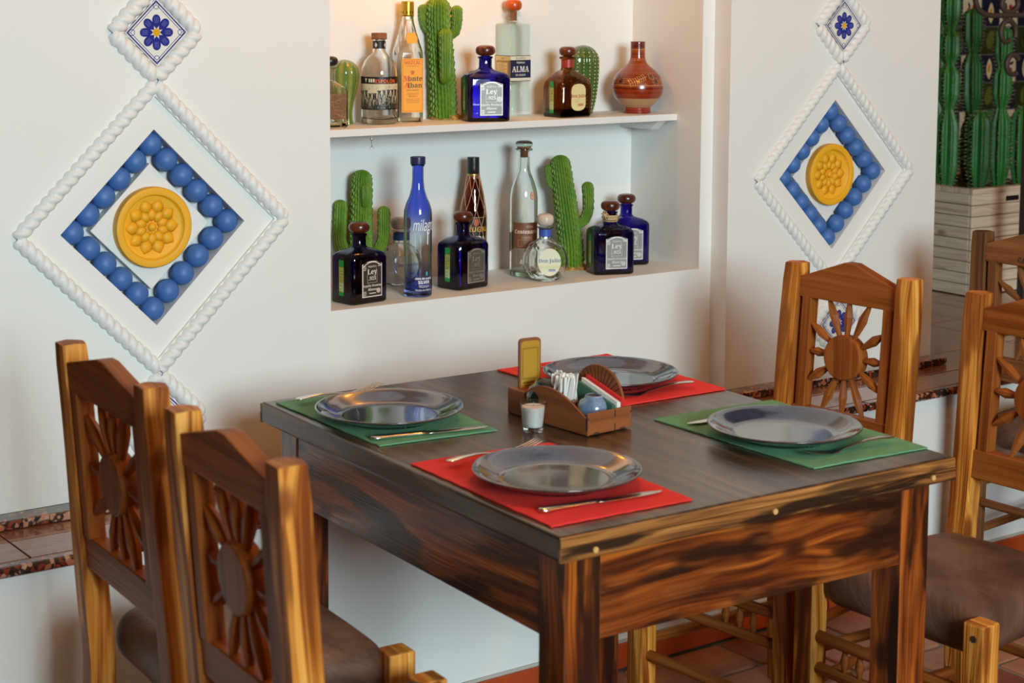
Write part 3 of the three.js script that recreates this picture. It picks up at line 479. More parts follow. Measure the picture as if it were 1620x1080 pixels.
// ------------------------------------------------------------------ rustic chairs with a carved sun in the back
const font = await new FontLoader().loadAsync('fonts/droid/droid_serif_bold.typeface.json');
const LEAN = 0.075;
function cushionGeo(bw, fw, d, h) {
  const g0 = new THREE.BoxGeometry(2, 2, 2, 26, 8, 26), r = 0.042;
  let g = mapVerts(g0, (v) => {
    const hz = d / 2, z = v.z * hz, k = (v.z + 1) / 2, hx = lerp(bw, fw, k) / 2, x = v.x * hx, y = v.y * h / 2;
    const c = V(clamp(x, -hx + r * 1.3, hx - r * 1.3), clamp(y, -h / 2 + r, h / 2 - r), clamp(z, -hz + r * 1.3, hz - r * 1.3)), q = V(x, y, z).sub(c);
    if (q.length() > 1e-6) { const e = Math.max(Math.abs(q.x) / 1.3, Math.abs(q.y), Math.abs(q.z) / 1.3); q.normalize().multiplyScalar(Math.min(r * 1.1, e * 1.05)); }
    v.copy(c).add(q);
    if (v.y > 0) v.y += 0.016 * (1 - (v.x / hx) ** 2) * (1 - (v.z / hz) ** 2);
  });
  g = smooth(g); return uvBox2(g);
}
function uvBox2(g) { const p = g.attributes.position, uv = new Float32Array(p.count * 2); for (let i = 0; i < p.count; i++) { uv[2 * i] = p.getX(i) + p.getY(i) * 0.7; uv[2 * i + 1] = p.getZ(i) + p.getY(i) * 0.7; } g.setAttribute('uv', new THREE.BufferAttribute(uv, 2)); return g; }
function makeChair({ h, w, fw = 0.42, d = 0.385, label, at, turn, post = M.post, rail = M.rail, seed = 1, letters, rise = 0.0135, q = 1, lift = 0, bulge = 0.035, slope = LEAN }) {
  const t = thing('dining_chair', label, 'chair', [at[0], 0, at[1]], turn, 'rustic wooden chairs with sun backs'), R = rng(seed), ys = 0.44 * q;
  const lean = (g) => { g = mapVerts(g, (v) => { if (v.y > ys) v.z -= (v.y - ys) * slope; else v.z -= (ys - v.y) * 0.03; }); return g; };
  const zb = -d / 2, pw = 0.0455;
  for (const s of [-1, 1]) { // hand-hewn back posts
    const g0 = new RoundedBoxGeometry(pw, h, pw, 2, 0.005), segs = new THREE.BoxGeometry(pw, h, pw, 2, 26, 2);
    let g = mapVerts(segs, (v) => { const k = v.y / h + 0.5, e = 0.004; // worn edges, a little waist and wobble
      const edge = Math.abs(v.x) > pw * 0.4 && Math.abs(v.z) > pw * 0.4; if (edge) { v.x *= 0.90; v.z *= 0.90; } if (k > 0.999) { v.x *= 0.93; v.z *= 0.93; if (Math.abs(v.x) < 0.001 || Math.abs(v.z) < 0.001) v.y += 0.002; }
      const wob = 0.0016; v.x += wob * Math.sin(k * 11 + seed * 2 + s) ; v.z += wob * Math.cos(k * 9 + seed + s * 2); const tp = 1 + 0.05 * (0.5 - k); v.x *= tp; v.z *= tp; });
    g.translate(s * w / 2, h / 2, zb); lean(g); g = toCreasedNormals(g, rad(24)); uvBox(g, 'y', R() * 2, R());
    part('back_post', g, post, t);
  }
  const wi = w - pw + 0.004, zr = zb;
  const gable = new THREE.Shape(); gable.moveTo(-wi / 2, h - 0.067 * q); gable.lineTo(wi / 2, h - 0.067 * q); gable.lineTo(wi / 2, h - 0.028 * q); gable.lineTo(0.012, h + rise * q); gable.lineTo(-0.012, h + rise * q); gable.lineTo(-wi / 2, h - 0.028 * q); gable.lineTo(-wi / 2, h - 0.067 * q);
  const gr = part('gable_rail', uvBox(lean(new THREE.ExtrudeGeometry(gable, { depth: 0.024, bevelEnabled: true, bevelThickness: 0.002, bevelSize: 0.002, bevelSegments: 2 }).translate(0, 0, zr - 0.014)), 'x', R() * 2, R()), rail, t);
  const lo = h - 0.300 * q, lb = h - 0.356 * q, hi = h - 0.067 * q;
  part('lower_rail', uvBox(lean(new RoundedBoxGeometry(wi, lo - lb, 0.026, 2, 0.003).translate(0, (lo + lb) / 2, zr)), 'x', R() * 2, R()), rail, t);
  for (const s of [-1, 1]) part('stile', uvBox(lean(new RoundedBoxGeometry(0.0235, hi - lo + 0.004, 0.028, 2, 0.002).translate(s * (wi / 2 - 0.0205), (hi + lo) / 2, zr - 0.002)), 'y', R() * 2, R()), rail, t);
  const cy = (hi + lo) / 2, sx = wi / 2 - 0.032, sy = (hi - lo) / 2, dr = 0.0475 * q;
  { // the sun
    const zc = zr - (cy - ys) * slope, disc = part('sun_disc', uvBox(lathe([[0, -0.016], [dr - 0.003, -0.016], [dr, -0.013], [dr, 0.013], [dr - 0.003, 0.016], [0, 0.016]], 48).rotateX(Math.PI / 2), 'y', R(), R()), rail, t, [0, cy, zc], [-slope, 0, 0]);
    for (const a of [90, 66, 114, 33, 147, 1, 179, -33, 213, 270, 246, 294]) {
      const A = rad(a), L = Math.min(sx / Math.max(0.02, Math.abs(Math.cos(A))), sy / Math.max(0.02, Math.abs(Math.sin(A)))) + 0.002, r0 = dr - 0.004, n = L - r0, mw = Math.min(0.0115, 0.0075 + n * 0.05);
      const pts = [[r0, 0.0042, 0.006], [r0 + n * 0.28, mw * 0.72, 0.0085], [r0 + n * 0.56, mw, 0.0098], [r0 + n * 0.8, mw * 0.62, 0.008], [L, 0.003, 0.005]];
      const pos = [], idx = []; pts.forEach(([x, hw, hz]) => pos.push(x, hw, 0, x, hw * 0.35, hz, x, -hw * 0.35, hz, x, -hw, 0, x, -hw * 0.35, -hz, x, hw * 0.35, -hz));
      for (let j = 0; j < 4; j++) for (let i = 0; i < 6; i++) { const p = j * 6 + i, r = j * 6 + (i + 1) % 6; idx.push(p, p + 6, r, r, p + 6, r + 6); }
      let g = new THREE.BufferGeometry(); g.setAttribute('position', new THREE.Float32BufferAttribute(pos, 3)); g.setIndex(idx); g = g.toNonIndexed(); g.computeVertexNormals(); g = uvBox(g, 'x', R(), R()).rotateZ(A);
      part('sun_ray', g, rail, disc, [0, 0, 0]);
    }
  }
  if (letters) part('carved_letters', new TextGeometry(letters, { font, size: 0.0125, depth: 0.0012, curveSegments: 4 }), M.burn, gr, [0.043, h - 0.060 * q, zr - 0.0158 - (h - 0.055 - ys) * slope], [-slope, Math.PI, 0]);
  // seat and front
  const st = 0.47 + lift;
  part('seat_cushion', cushionGeo(w + bulge, fw - 0.02, d - 0.01, 0.088), M.leather, t, [0, st - 0.05, 0.012]);
  const zf = d / 2;
  for (const s of [-1, 1]) { const fl = part('front_leg', uvBox(new RoundedBoxGeometry(0.044, 0.455 + lift, 0.044, 2, 0.0045).translate(s * (fw / 2 - 0.02), (0.455 + lift) / 2, zf), 'y', R() * 2, R()), post, t);
    part('dowel_end', cyl(0.006, 0.006, 0.002, 14).rotateX(Math.PI / 2), M.burn, fl, [s * (fw / 2 - 0.02) + 0.002, 0.43 + lift, zf + 0.0222]); }
  const ex = fw / 2 - 0.02;
  const spindle = (x, y0, y1, z) => lathe([[0, y0], [0.004, y0], [0.0055, lerp(y0, y1, 0.2)], [0.0085, lerp(y0, y1, 0.5)], [0.0055, lerp(y0, y1, 0.8)], [0.004, y1], [0, y1]], 12).translate(x, 0, z);
  for (const y of [0.322, 0.262, 0.145]) part('stretcher', rod(V(-ex, y * q, zf), V(ex, y * q, zf), 0.0115, 0.0105), rail, t);
  for (const x of [-0.105, -0.07, -0.035, 0.035, 0.07, 0.105]) part('spindle', spindle(x, 0.27 * q, 0.314 * q, zf), rail, t);
  for (const s of [-1, 1]) for (const y of [0.29, 0.17]) part('stretcher', rod(V(s * w / 2, y * q, zb - 0.008), V(s * ex, y * q, zf), 0.0105, 0.0105), rail, t);
  part('stretcher', rod(V(-w / 2, 0.25 * q, zb - 0.006), V(w / 2, 0.25 * q, zb - 0.006), 0.0105), rail, t);
  return t;
}
// place a chair by its two back-post tops
function chairAt(a, b, o) { // a, b: [x, z] of the tops at the chair's own -x and +x side
  const dx = b[0] - a[0], dz = b[1] - a[1], w = Math.hypot(dx, dz), turn = Math.atan2(-dz, dx), d = o.d ?? 0.385, back = d / 2 + (o.h - 0.44) * (o.slope ?? LEAN), nx = Math.sin(turn), nz = Math.cos(turn);
  return makeChair({ w, turn, at: [(a[0] + b[0]) / 2 + nx * back, (a[1] + b[1]) / 2 + nz * back], ...o });
}
chairAt([0.991, 0.925], [1.010, 0.578], { h: 0.95, rise: 0.003, lift: 0.042, d: 0.345, fw: 0.40, bulge: 0.095, label: 'honey brown wooden chair at the far left, its back turned, nearest the left diamond', seed: 3 });
chairAt([0.952, 1.385], [0.969, 1.075], { h: 0.95, rise: 0.003, lift: 0.042, d: 0.345, fw: 0.40, bulge: 0.095, label: 'nearest wooden chair at lower left with its back turned, beside the near red placemat', seed: 5 });
chairAt([2.682, 0.480], [2.714, 0.770], { h: 0.92, label: 'wooden chair facing the table in front of the right pier, behind the near right plate', seed: 8 });
chairAt([2.705, 0.956], [2.716, 1.262], { h: 0.92, label: 'wooden chair with brown leather seat at the near right of the table, half cut off', seed: 13 });
chairAt([3.420, 0.700], [3.412, 0.381], { h: 0.92, slope: 0.01, label: 'darker brown wooden chair seen from behind below the planter, letters carved in its top rail', seed: 21, post: M.oldPost, rail: M.oldRail, letters: 'CA' });

// ------------------------------------------------------------------ the niche: shelf, bottles, ornaments
const HS = 1.1948, VIEW = rad(-35.7);
{
  const t = thing('wall_shelf', 'white painted wooden shelf board across the niche', 'shelf', [(1.776 + XN) / 2, HS, 0]);
  const L = XN - 1.776;
  part('board', rbox(L - 0.001, 0.0163, 0.178, 0.0012, 'x', 1), M.plaster, t, [0, -0.0082, -0.237]);
  const s = new THREE.Shape(); s.moveTo(0, 0); s.lineTo(0.150, 0); s.lineTo(0.118, -0.024); s.lineTo(0, -0.024); s.lineTo(0, 0);
  part('bracket', uvBox(new THREE.ExtrudeGeometry(s, { depth: 0.026, bevelEnabled: true, bevelThickness: 0.0008, bevelSize: 0.0008, bevelSegments: 1 }), 'x').rotateY(-Math.PI / 2), M.plaster, t, [L / 2 - 0.012, -0.0172, -0.325]);
  const k = thing('screw_hook', 'tiny metal screw with a wisp of thread under the shelf', 'hook', [1.995, HS - 0.0264, -0.150]);
  part('screw', lathe([[0, 0], [0.0032, 0], [0.0036, 0.002], [0.002, 0.004], [0.002, 0.0096], [0, 0.0096]], 14), M.steel, k);
  part('thread', join([rod(V(0, 0, 0), V(0.001, -0.016, 0), 0.0006, 0.0005, 6), rod(V(0.001, -0.012, 0), V(-0.006, -0.02, 0.001), 0.0004, 0.0003, 5), rod(V(0.001, -0.012, 0), V(0.006, -0.019, 0.001), 0.0004, 0.0003, 5)]), M.caddyWood, k);
}
// glass and closures
const glassOf = (r, g, b, d, o = {}) => phys({ color: 0xffffff, transmission: 1, roughness: 0.025, ior: 1.5, thickness: 0.004, attenuationColor: lin(r, g, b), attenuationDistance: d, ...o });
M.paneGlass = phys({ color: lin(0.955, 0.98, 0.965), transmission: 1, roughness: 0.02, ior: 1.5, thickness: 0 });
M.cobalt = glassOf(0.05, 0.035, 0.48, 0.0052);
M.cobaltDeep = glassOf(0.03, 0.02, 0.30, 0.0048);
M.paleGlass = glassOf(0.84, 0.95, 0.91, 0.06);
M.greenGlass = glassOf(0.70, 0.90, 0.80, 0.04);
M.amber = glassOf(0.42, 0.12, 0.015, 0.008);
M.rum = glassOf(0.34, 0.07, 0.012, 0.010);
M.woodCap = phys({ map: woodTex(71, [[58, 20, 10], [92, 36, 18], [122, 54, 28]], { contrast: 0.7, knots: 0, w: 256, h: 128 }), roughness: 0.3, clearcoat: 0.5, clearcoatRoughness: 0.15 });
M.orangeCap = phys({ map: woodTex(73, [[140, 52, 10], [186, 78, 20], [206, 104, 40]], { contrast: 0.5, knots: 0, w: 256, h: 128 }), roughness: 0.32, clearcoat: 0.4, clearcoatRoughness: 0.15 });
M.cork = std({ map: woodTex(79, [[110, 62, 34], [146, 90, 54], [170, 118, 78]], { contrast: 1, knots: 0, w: 256, h: 128 }), roughness: 0.8 });
M.paleCap = phys({ color: lin(0.62, 0.54, 0.45), roughness: 0.4, clearcoat: 0.2 });
M.pewter = std({ color: 0xffffff, metalness: 0.65, roughness: 0.42 });
const knob = (r, h) => lathe(Array.from({ length: 15 }, (_, i) => { const a = -Math.PI / 2 + Math.PI * i / 14; return [Math.sign(Math.cos(a)) * Math.pow(Math.abs(Math.cos(a)), 0.62) * r, h / 2 + Math.sign(Math.sin(a)) * Math.pow(Math.abs(Math.sin(a)), 0.85) * h / 2]; }), 36);
const capKnob = (r, h) => uvBox(knob(r, h), 'x', grainSeed(), grainSeed());
function label(w, h, draw, px = 4200, o = {}) { const k = Math.min(1, 700 / (Math.max(w, h) * px)), W = Math.round(w * px * k), H = Math.round(h * px * k); const t = canvasTex(W, H, (g) => { g.scale(W / w / 1000, H / h / 1000); draw(g, w * 1000, h * 1000); }); return phys({ map: t, roughness: 0.45, ...o }); }
const text = (g, s, x, y, size, font, color, align = 'center', squeeze) => { g.font = font.replace('#', size); g.fillStyle = color; g.textAlign = align; squeeze ? g.fillText(s, x, y, squeeze) : g.fillText(s, x, y); };
const card = (w, h) => new THREE.BoxGeometry(w, h, 0.0006);
const wrapLabel = (r, h, from, to) => new THREE.CylinderGeometry(r, r, h, 40, 1, true, from, to - from);      // angles from +z towards +x
function archCard(w, h, rise) { const s = new THREE.Shape(); s.moveTo(-w / 2, -h / 2); s.lineTo(w / 2, -h / 2); s.lineTo(w / 2, h / 2 - rise); s.quadraticCurveTo(0, h / 2 + rise, -w / 2, h / 2 - rise); s.lineTo(-w / 2, -h / 2); const g = new THREE.ExtrudeGeometry(s, { depth: 0.0009, bevelEnabled: true, bevelThickness: 0.0004, bevelSize: 0.0004, bevelSegments: 1, curveSegments: 16 }), p = g.attributes.position, u = g.attributes.uv; for (let i = 0; i < p.count; i++) u.setXY(i, 0.5 + p.getX(i) / w, 0.5 + p.getY(i) / h); return g; }
function ovalCard(rx, ry, d = 0.0008) { const s = new THREE.Shape(); s.absellipse(0, 0, rx, ry, 0, TAU, false, 0); const g = new THREE.ExtrudeGeometry(s, { depth: d, bevelEnabled: false, curveSegments: 32 }), p = g.attributes.position, u = g.attributes.uv; for (let i = 0; i < p.count; i++) u.setXY(i, 0.5 + p.getX(i) / (2 * rx), 0.5 + p.getY(i) / (2 * ry)); return g; }
function bottle(name, lab, at, y, turn, group) { return thing(name, lab, 'bottle', [at[0], y + 0.0004, at[1]], turn, group); }

// ---- square cobalt decanters with metal labels
const decanter = [[0.0, 0.0475, 0.0355, 0.010], [0.0018, 0.0500, 0.0378, 0.0115], [0.004, 0.0512, 0.0388, 0.012], [0.097, 0.0515, 0.039, 0.012], [0.1035, 0.0505, 0.038, 0.013], [0.1085, 0.0470, 0.0350, 0.015], [0.113, 0.0390, 0.0300, 0.018], [0.117, 0.0270, 0.0235, 0.0225], [0.1205, 0.0180, 0.0175, 0.0175], [0.125, 0.0152, 0.0152, 0.0152], [0.144, 0.0150, 0.0150, 0.0150], [0.1455, 0.0175, 0.0175, 0.0175], [0.149, 0.0178, 0.0178, 0.0178], [0.1505, 0.016, 0.016, 0.016]].map(([y, hx, hz, c]) => ({ y, hx, hz, c }));
const decGeo = vessel(decanter, 0.0040, 0.009), decCap = capKnob(0.0232, 0.0255);
const pewterFace = (seed, dark, medal) => (g, w, h) => {
  const R = rng(seed); g.fillStyle = dark ? '#3a332c' : '#8f8d88'; g.fillRect(0, 0, w, h);
  if (!dark) for (let i = 0; i < 1100; i++) { const v = 70 + R() * 150; g.strokeStyle = `rgb(${v},${v},${v * 0.97})`; g.lineWidth = 0.22; const x = R() * w, y = R() * h; g.beginPath(); g.moveTo(x, y); g.lineTo(x + (R() - 0.5) * 3, y + (R() - 0.5) * 3); g.stroke(); }
  const ink = dark ? '#e9dfd2' : '#e4e2de', sh = '#3c3a37', f = 'italic bold #px serif';
  const T = (s, x, y, z, fo = f) => { if (!dark) text(g, s, x + 0.35, y + 0.35, z, fo, sh); text(g, s, x, y, z, fo, ink); };
  g.strokeStyle = ink; g.lineWidth = 0.5; g.beginPath(); g.moveTo(w * 0.30, h * 0.19); g.bezierCurveTo(w * 0.24, h * 0.4, w * 0.24, h * 0.5, w * 0.27, h * 0.62); g.moveTo(w * 0.70, h * 0.19); g.bezierCurveTo(w * 0.76, h * 0.4, w * 0.76, h * 0.5, w * 0.73, h * 0.62); g.moveTo(w * 0.26, h * 0.62); g.bezierCurveTo(w * 0.4, h * 0.56, w * 0.6, h * 0.64, w * 0.76, h * 0.58); g.stroke();
  T('TEQUILA', w / 2, h * 0.165, 5, 'bold #px serif'); T('Ley', w / 2, h * 0.36, 15, 'bold #px serif'); T('.925', w / 2, h * 0.53, 11, 'bold #px serif');
  T('Tequila Premium', w / 2, h * 0.715, 6.6); T('Blanco', w / 2, h * 0.82, 7.2);
  for (const [x, y, n] of [[w * 0.13, h * 0.13, 3], [w * 0.86, h * 0.09, 2], [w * 0.13, h * 0.84, 3]]) for (let i = 0; i < n; i++) { g.fillStyle = ink; g.fillRect(x - 4, y + i * 3.6, 7 + (i % 2), 1.4); }
  g.fillStyle = ink; g.fillRect(w * 0.34, h * 0.89, w * 0.34, 1.8);
  const disc = (x, y, r) => { g.fillStyle = ink; g.beginPath(); g.arc(x, y, r, 0, 7); g.fill(); g.strokeStyle = sh; g.lineWidth = 0.7; g.beginPath(); g.arc(x, y, r * 0.72, 0, 7); g.stroke(); g.beginPath(); g.arc(x, y, r * 0.36, 0, 7); g.stroke(); };
  if (medal) disc(w * 0.86, h * 0.52, 6); else disc(w * 0.82, h * 0.84, 5.4);
  g.strokeStyle = ink; g.lineWidth = 1.8; g.strokeRect(0.9, 0.9, w - 1.8, h - 1.8); g.beginPath(); g.moveTo(0, h * 0.16); g.quadraticCurveTo(w / 2, -h * 0.12, w, h * 0.16); g.stroke();
};
const taxStrip = (g, w, h) => { const R = rng(4); g.fillStyle = '#a9b052'; g.fillRect(0, 0, w, h); g.fillStyle = '#1f9a4c'; g.fillRect(0, 0, w, h * 0.2); g.fillRect(0, h * 0.9, w, h * 0.1); g.fillStyle = '#bcd0a0'; g.fillRect(1, h * 0.64, w - 2, h * 0.25); for (let i = 0; i < 26; i++) { g.fillStyle = ['#6e8a3c', '#8c6f3a', '#3f7a4a', '#c4b876'][Math.floor(R() * 4)]; g.fillRect(1 + R() * w * 0.4, h * (0.05 + R() * 0.85), 2 + R() * 5, 0.6 + R() * 0.8); } };
const strip = label(0.0155, 0.078, taxStrip, 4200, { roughness: 0.55 });
const pew = [label(0.054, 0.078, pewterFace(1, true), 6000, { roughness: 0.5 }), label(0.054, 0.078, pewterFace(2, false, true), 6000, { metalness: 0.4, roughness: 0.4 }), label(0.054, 0.078, pewterFace(3, false, false), 6000, { metalness: 0.4, roughness: 0.4 })];
pew.push(pew[2].clone()); pew[3].color.setRGB(0.5, 0.47, 0.42);
function decanterBottle(at, y, turn, lab, glass, face, twine) {
  const t = bottle('blue_decanter', lab, at, y, turn, 'square cobalt decanters'), b = part('glass', decGeo, glass, t);
  part('cap', decCap, M.woodCap, t, [0, 0.1508, 0]);
  part('metal_label', archCard(0.054, 0.078, 0.006), pew[face], t, [0.004, 0.0535, 0.0391]);
  part('tax_strip', card(0.0155, 0.078), strip, t, [-0.0518, 0.057, 0.002], [0, -Math.PI / 2, 0]);
  if (twine) { const R = rng(31), s = []; for (let i = 0; i < 6; i++) s.push(new THREE.TorusGeometry(0.0165 + R() * 0.0014, 0.0016, 6, 40).rotateX(Math.PI / 2 + (R() - 0.5) * 0.12).translate(0, 0.1275 + i * 0.0026, 0)); for (let i = 0; i < 9; i++) { const p = V(-0.014 - R() * 0.006, 0.134 + R() * 0.012, 0.010 + R() * 0.006); s.push(new THREE.TorusGeometry(0.0045 + R() * 0.003, 0.0015, 6, 20).rotateX(R() * 3).rotateY(R() * 3).translate(p.x, p.y, p.z)); } part('twine', join(s), M.twine, t); }
}
M.twine = std({ color: lin(0.56, 0.40, 0.2), roughness: 0.9 });
decanterBottle([1.9515, -0.1307], NF, rad(8), 'cobalt square bottle with a dark printed label, lower shelf, far left', M.cobaltDeep, 0);
decanterBottle([2.3385, -0.2060], HS, rad(-19), 'bright cobalt square bottle with a pewter label and round medal on the upper shelf', M.cobalt, 1);
decanterBottle([2.2457, -0.1601], NF, rad(11), 'dark cobalt square bottle with a bronze-toned metal label in front of the netted rum', M.cobaltDeep, 3);
decanterBottle([2.6598, -0.1341], NF, rad(-20), 'dark cobalt square bottle with twine tied round its neck', M.cobaltDeep, 2, true);
decanterBottle([2.7855, -0.2259], NF, rad(-20), 'cobalt square bottle half hidden behind the twine-necked one at the right end', M.cobalt, 2);

// ---- amber decanter with rounded shoulders and a cream oval label
{
  const t = bottle('amber_decanter', 'amber square-shouldered bottle with cream oval label and round wooden cap', [2.588, -0.2165], HS, rad(4));
  const rings = [[0, 0.0475, 0.034, 0.010], [0.003, 0.0505, 0.037, 0.012], [0.070, 0.0510, 0.0375, 0.012], [0.085, 0.0480, 0.0362, 0.014], [0.097, 0.0410, 0.0325, 0.018], [0.106, 0.0300, 0.0260, 0.022], [0.112, 0.0180, 0.0178, 0.0175], [0.118, 0.0152, 0.0152, 0.0152], [0.138, 0.0150, 0.0150, 0.0150], [0.1395, 0.0195, 0.0195, 0.0195], [0.1435, 0.0198, 0.0198, 0.0198], [0.1452, 0.017, 0.017, 0.017]].map(([y, hx, hz, c]) => ({ y, hx, hz, c }));
  part('glass', vessel(rings, 0.004, 0.010), M.amber, t);
  part('liquid', loft([[0.0105, 0.045, 0.0318, 0.008], [0.02, 0.0462, 0.033, 0.009], [0.0205, 0.046, 0.0328, 0.009]].map(([y, hx, hz, c]) => ({ y, hx, hz, c }))), M.rum, t);
  part('cap', capKnob(0.0208, 0.024), M.woodCap, t, [0, 0.1455, 0]);
  part('neck_seal', new THREE.CylinderGeometry(0.0156, 0.0156, 0.019, 32, 1, true), phys({ color: lin(0.36, 0.035, 0.02), roughness: 0.35 }), t, [0, 0.1285, 0]);
  const oval = new THREE.Shape(); const w = 0.0230, h = 0.0325; oval.moveTo(-w, -h + 0.018); oval.quadraticCurveTo(-w, -h, 0, -h); oval.quadraticCurveTo(w, -h, w, -h + 0.018); oval.lineTo(w, h - 0.018); oval.quadraticCurveTo(w, h, 0, h); oval.quadraticCurveTo(-w, h, -w, h - 0.018); oval.lineTo(-w, -h + 0.018);
  const og = new THREE.ExtrudeGeometry(oval, { depth: 0.0006, bevelEnabled: false, curveSegments: 14 }), p = og.attributes.position, u = og.attributes.uv; for (let i = 0; i < p.count; i++) u.setXY(i, 0.5 + p.getX(i) / 0.046, 0.5 + p.getY(i) / 0.065);
  part('label', og, label(0.046, 0.065, (g, W, H) => { g.fillStyle = '#e2d29a'; g.fillRect(0, 0, W, H); text(g, 'Don Julio', W / 2, H * 0.5, 10.4, 'bold #px serif', '#a03a1c'); g.fillStyle = '#a8421f'; g.fillRect(W * 0.44, H * 0.74, W * 0.4, H * 0.08); text(g, 'REPOSADO', W * 0.64, H * 0.805, 3.6, 'bold #px sans-serif', '#ead9a6'); g.fillStyle = '#c0aa6e'; for (let i = 0; i < 3; i++) g.fillRect(W * 0.2, H * (0.58 + i * 0.045), W * 0.34, 0.7); }), t, [0.003, 0.048, 0.0376]);
  part('raised_arch', new THREE.TorusGeometry(0.0285, 0.0012, 8, 40, Math.PI).scale(1, 1.15, 1), M.amber, t, [0.004, 0.0535, 0.0375]);
  part('tax_strip', card(0.0145, 0.076), strip, t, [-0.0512, 0.048, 0.001], [0, -Math.PI / 2, 0]);
}
// ---- flattened round bottles with cream labels
function flask(at, turn, lab, label2) {
  const t = bottle('round_flask', lab, at, NF, turn, 'round clear flasks'), rings = [];
  for (let i = 0; i <= 14; i++) { const a = -1.12 + i / 14 * 2.35, c = Math.cos(a), y = 0.046 + Math.sin(a) * 0.050; rings.push({ y, hx: 0.0495 * Math.pow(c, 0.8) + 0.004, hz: 0.0335 * Math.pow(c, 0.55) + 0.004, c: 0.031 * Math.pow(c, 0.6) + 0.003 }); }
  const y0 = rings[0].y; rings.forEach((r) => { r.y -= y0; });
  const yt = rings[rings.length - 1].y; rings.push({ y: yt + 0.006, hx: 0.0152, c: 0.0152 }, { y: yt + 0.010, hx: 0.0142, c: 0.0142 }, { y: yt + 0.030, hx: 0.0142, c: 0.0142 }, { y: yt + 0.0312, hx: 0.0185, c: 0.0185 }, { y: yt + 0.0345, hx: 0.0188, c: 0.0188 }, { y: yt + 0.0355, hx: 0.016, c: 0.016 });
  part('glass', vessel(rings, 0.0032, 0.007), M.paleGlass, t);
  part('stopper', capKnob(0.0205, 0.030), M.paleCap, t, [0, yt + 0.0358, 0]);
  part('neck_band', new THREE.CylinderGeometry(0.0148, 0.0148, 0.017, 32, 1, true), phys({ color: lin(0.055, 0.12, 0.52), roughness: 0.35 }), t, [0, yt + 0.0205, 0]);
  part('label', ovalCard(0.0275, 0.0325), label2, t, [0.003, 0.047, 0.0378]);
}
{
  const g2 = label(0.055, 0.065, (g, W, H) => { g.fillStyle = '#e3e0c2'; g.fillRect(0, 0, W, H); g.fillStyle = '#d9d8a8'; g.fillRect(0, H * 0.62, W, H * 0.12); text(g, 'Don Julio', W / 2, H * 0.5, 11.5, 'bold #px serif', '#3b5a9a'); g.fillStyle = '#3f57a5'; g.fillRect(W * 0.46, H * 0.76, W * 0.3, H * 0.075); text(g, 'BLANCO', W * 0.61, H * 0.82, 4.0, 'bold #px sans-serif', '#e8e8e0'); });
  g2.map.wrapS = g2.map.wrapT = THREE.ClampToEdgeWrapping;
  flask([2.4640, -0.1355], rad(-25), 'clear round flask with cream label, blue neck band and pale stopper, in front', g2);
  flask([2.1421, -0.2694], rad(-6), 'clear round flask with pale stopper seen half behind the tall blue bottle', g2);
}
// ---- tall blue-tinted bottle, the tint fading out of the middle of the glass
{
  const t = bottle('tinted_bottle', 'tall slim bottle tinted blue at neck and foot with white script', [2.0974, -0.1205], NF, rad(-18));
  const pr = [[0, 0], [0.029, 0], [0.0312, 0.002], [0.0318, 0.006], [0.0312, 0.08], [0.0318, 0.175], [0.0312, 0.192], [0.0270, 0.207], [0.0195, 0.224], [0.0148, 0.242], [0.0130, 0.26], [0.0128, 0.290], [0.0150, 0.2915], [0.0150, 0.2955]];
  const inn = [[0.0118, 0.2955], [0.0104, 0.290], [0.0105, 0.26], [0.0122, 0.243], [0.0168, 0.226], [0.0244, 0.208], [0.0286, 0.192], [0.0292, 0.175], [0.0286, 0.08], [0.0290, 0.018], [0.026, 0.0145], [0, 0.0135]];
  const g = lathe([...pr, ...inn], 56), p = g.attributes.position, u = g.attributes.uv; for (let i = 0; i < p.count; i++) u.setXY(i, 0.5, p.getY(i) / 0.2955);
  const dye = pixels(4, 256, (uu, v) => mix3([140, 160, 244], [232, 240, 242], Math.max(0, sstep(0.02, 0.30, v) - sstep(0.42, 0.70, v))));
  part('glass', g, phys({ map: dye, transmission: 1, roughness: 0.02, ior: 1.5, thickness: 0.003, attenuationColor: lin(0.75, 0.85, 0.95), attenuationDistance: 0.05 }), t);
  part('cap', lathe([[0, 0], [0.0168, 0], [0.017, 0.0015], [0.017, 0.0155], [0.016, 0.0165], [0, 0.0165]], 36), phys({ color: lin(0.02, 0.025, 0.09), roughness: 0.3 }), t, [0, 0.2957, 0]);
  const print = canvasTex(512, 1024, (c) => { c.clearRect(0, 0, 512, 1024); text(c, 'milagro', 320, 200, 200, 'italic #px sans-serif', '#ffffff', 'center', 400); c.fillStyle = '#ffffff'; c.fillRect(352, 190, 18, 190); text(c, '100% DE AGAVE', 300, 840, 38, 'bold #px sans-serif', '#ffffff', 'center', 300); text(c, 'SILVER', 300, 894, 58, 'bold #px sans-serif', '#ffffff'); text(c, 'TEQUILA', 300, 944, 44, '#px sans-serif', '#e8eefc'); text(c, 'Hecho en México', 300, 990, 38, 'italic #px sans-serif', '#e8eefc', 'center', 280); c.fillStyle = '#3fb8b0'; c.fillRect(330, 735, 30, 55); });
  part('white_print', wrapLabel(0.0322, 0.175, -1.2, 1.2), phys({ map: print, transparent: true, roughness: 0.5 }), t, [0, 0.096, 0]);
}
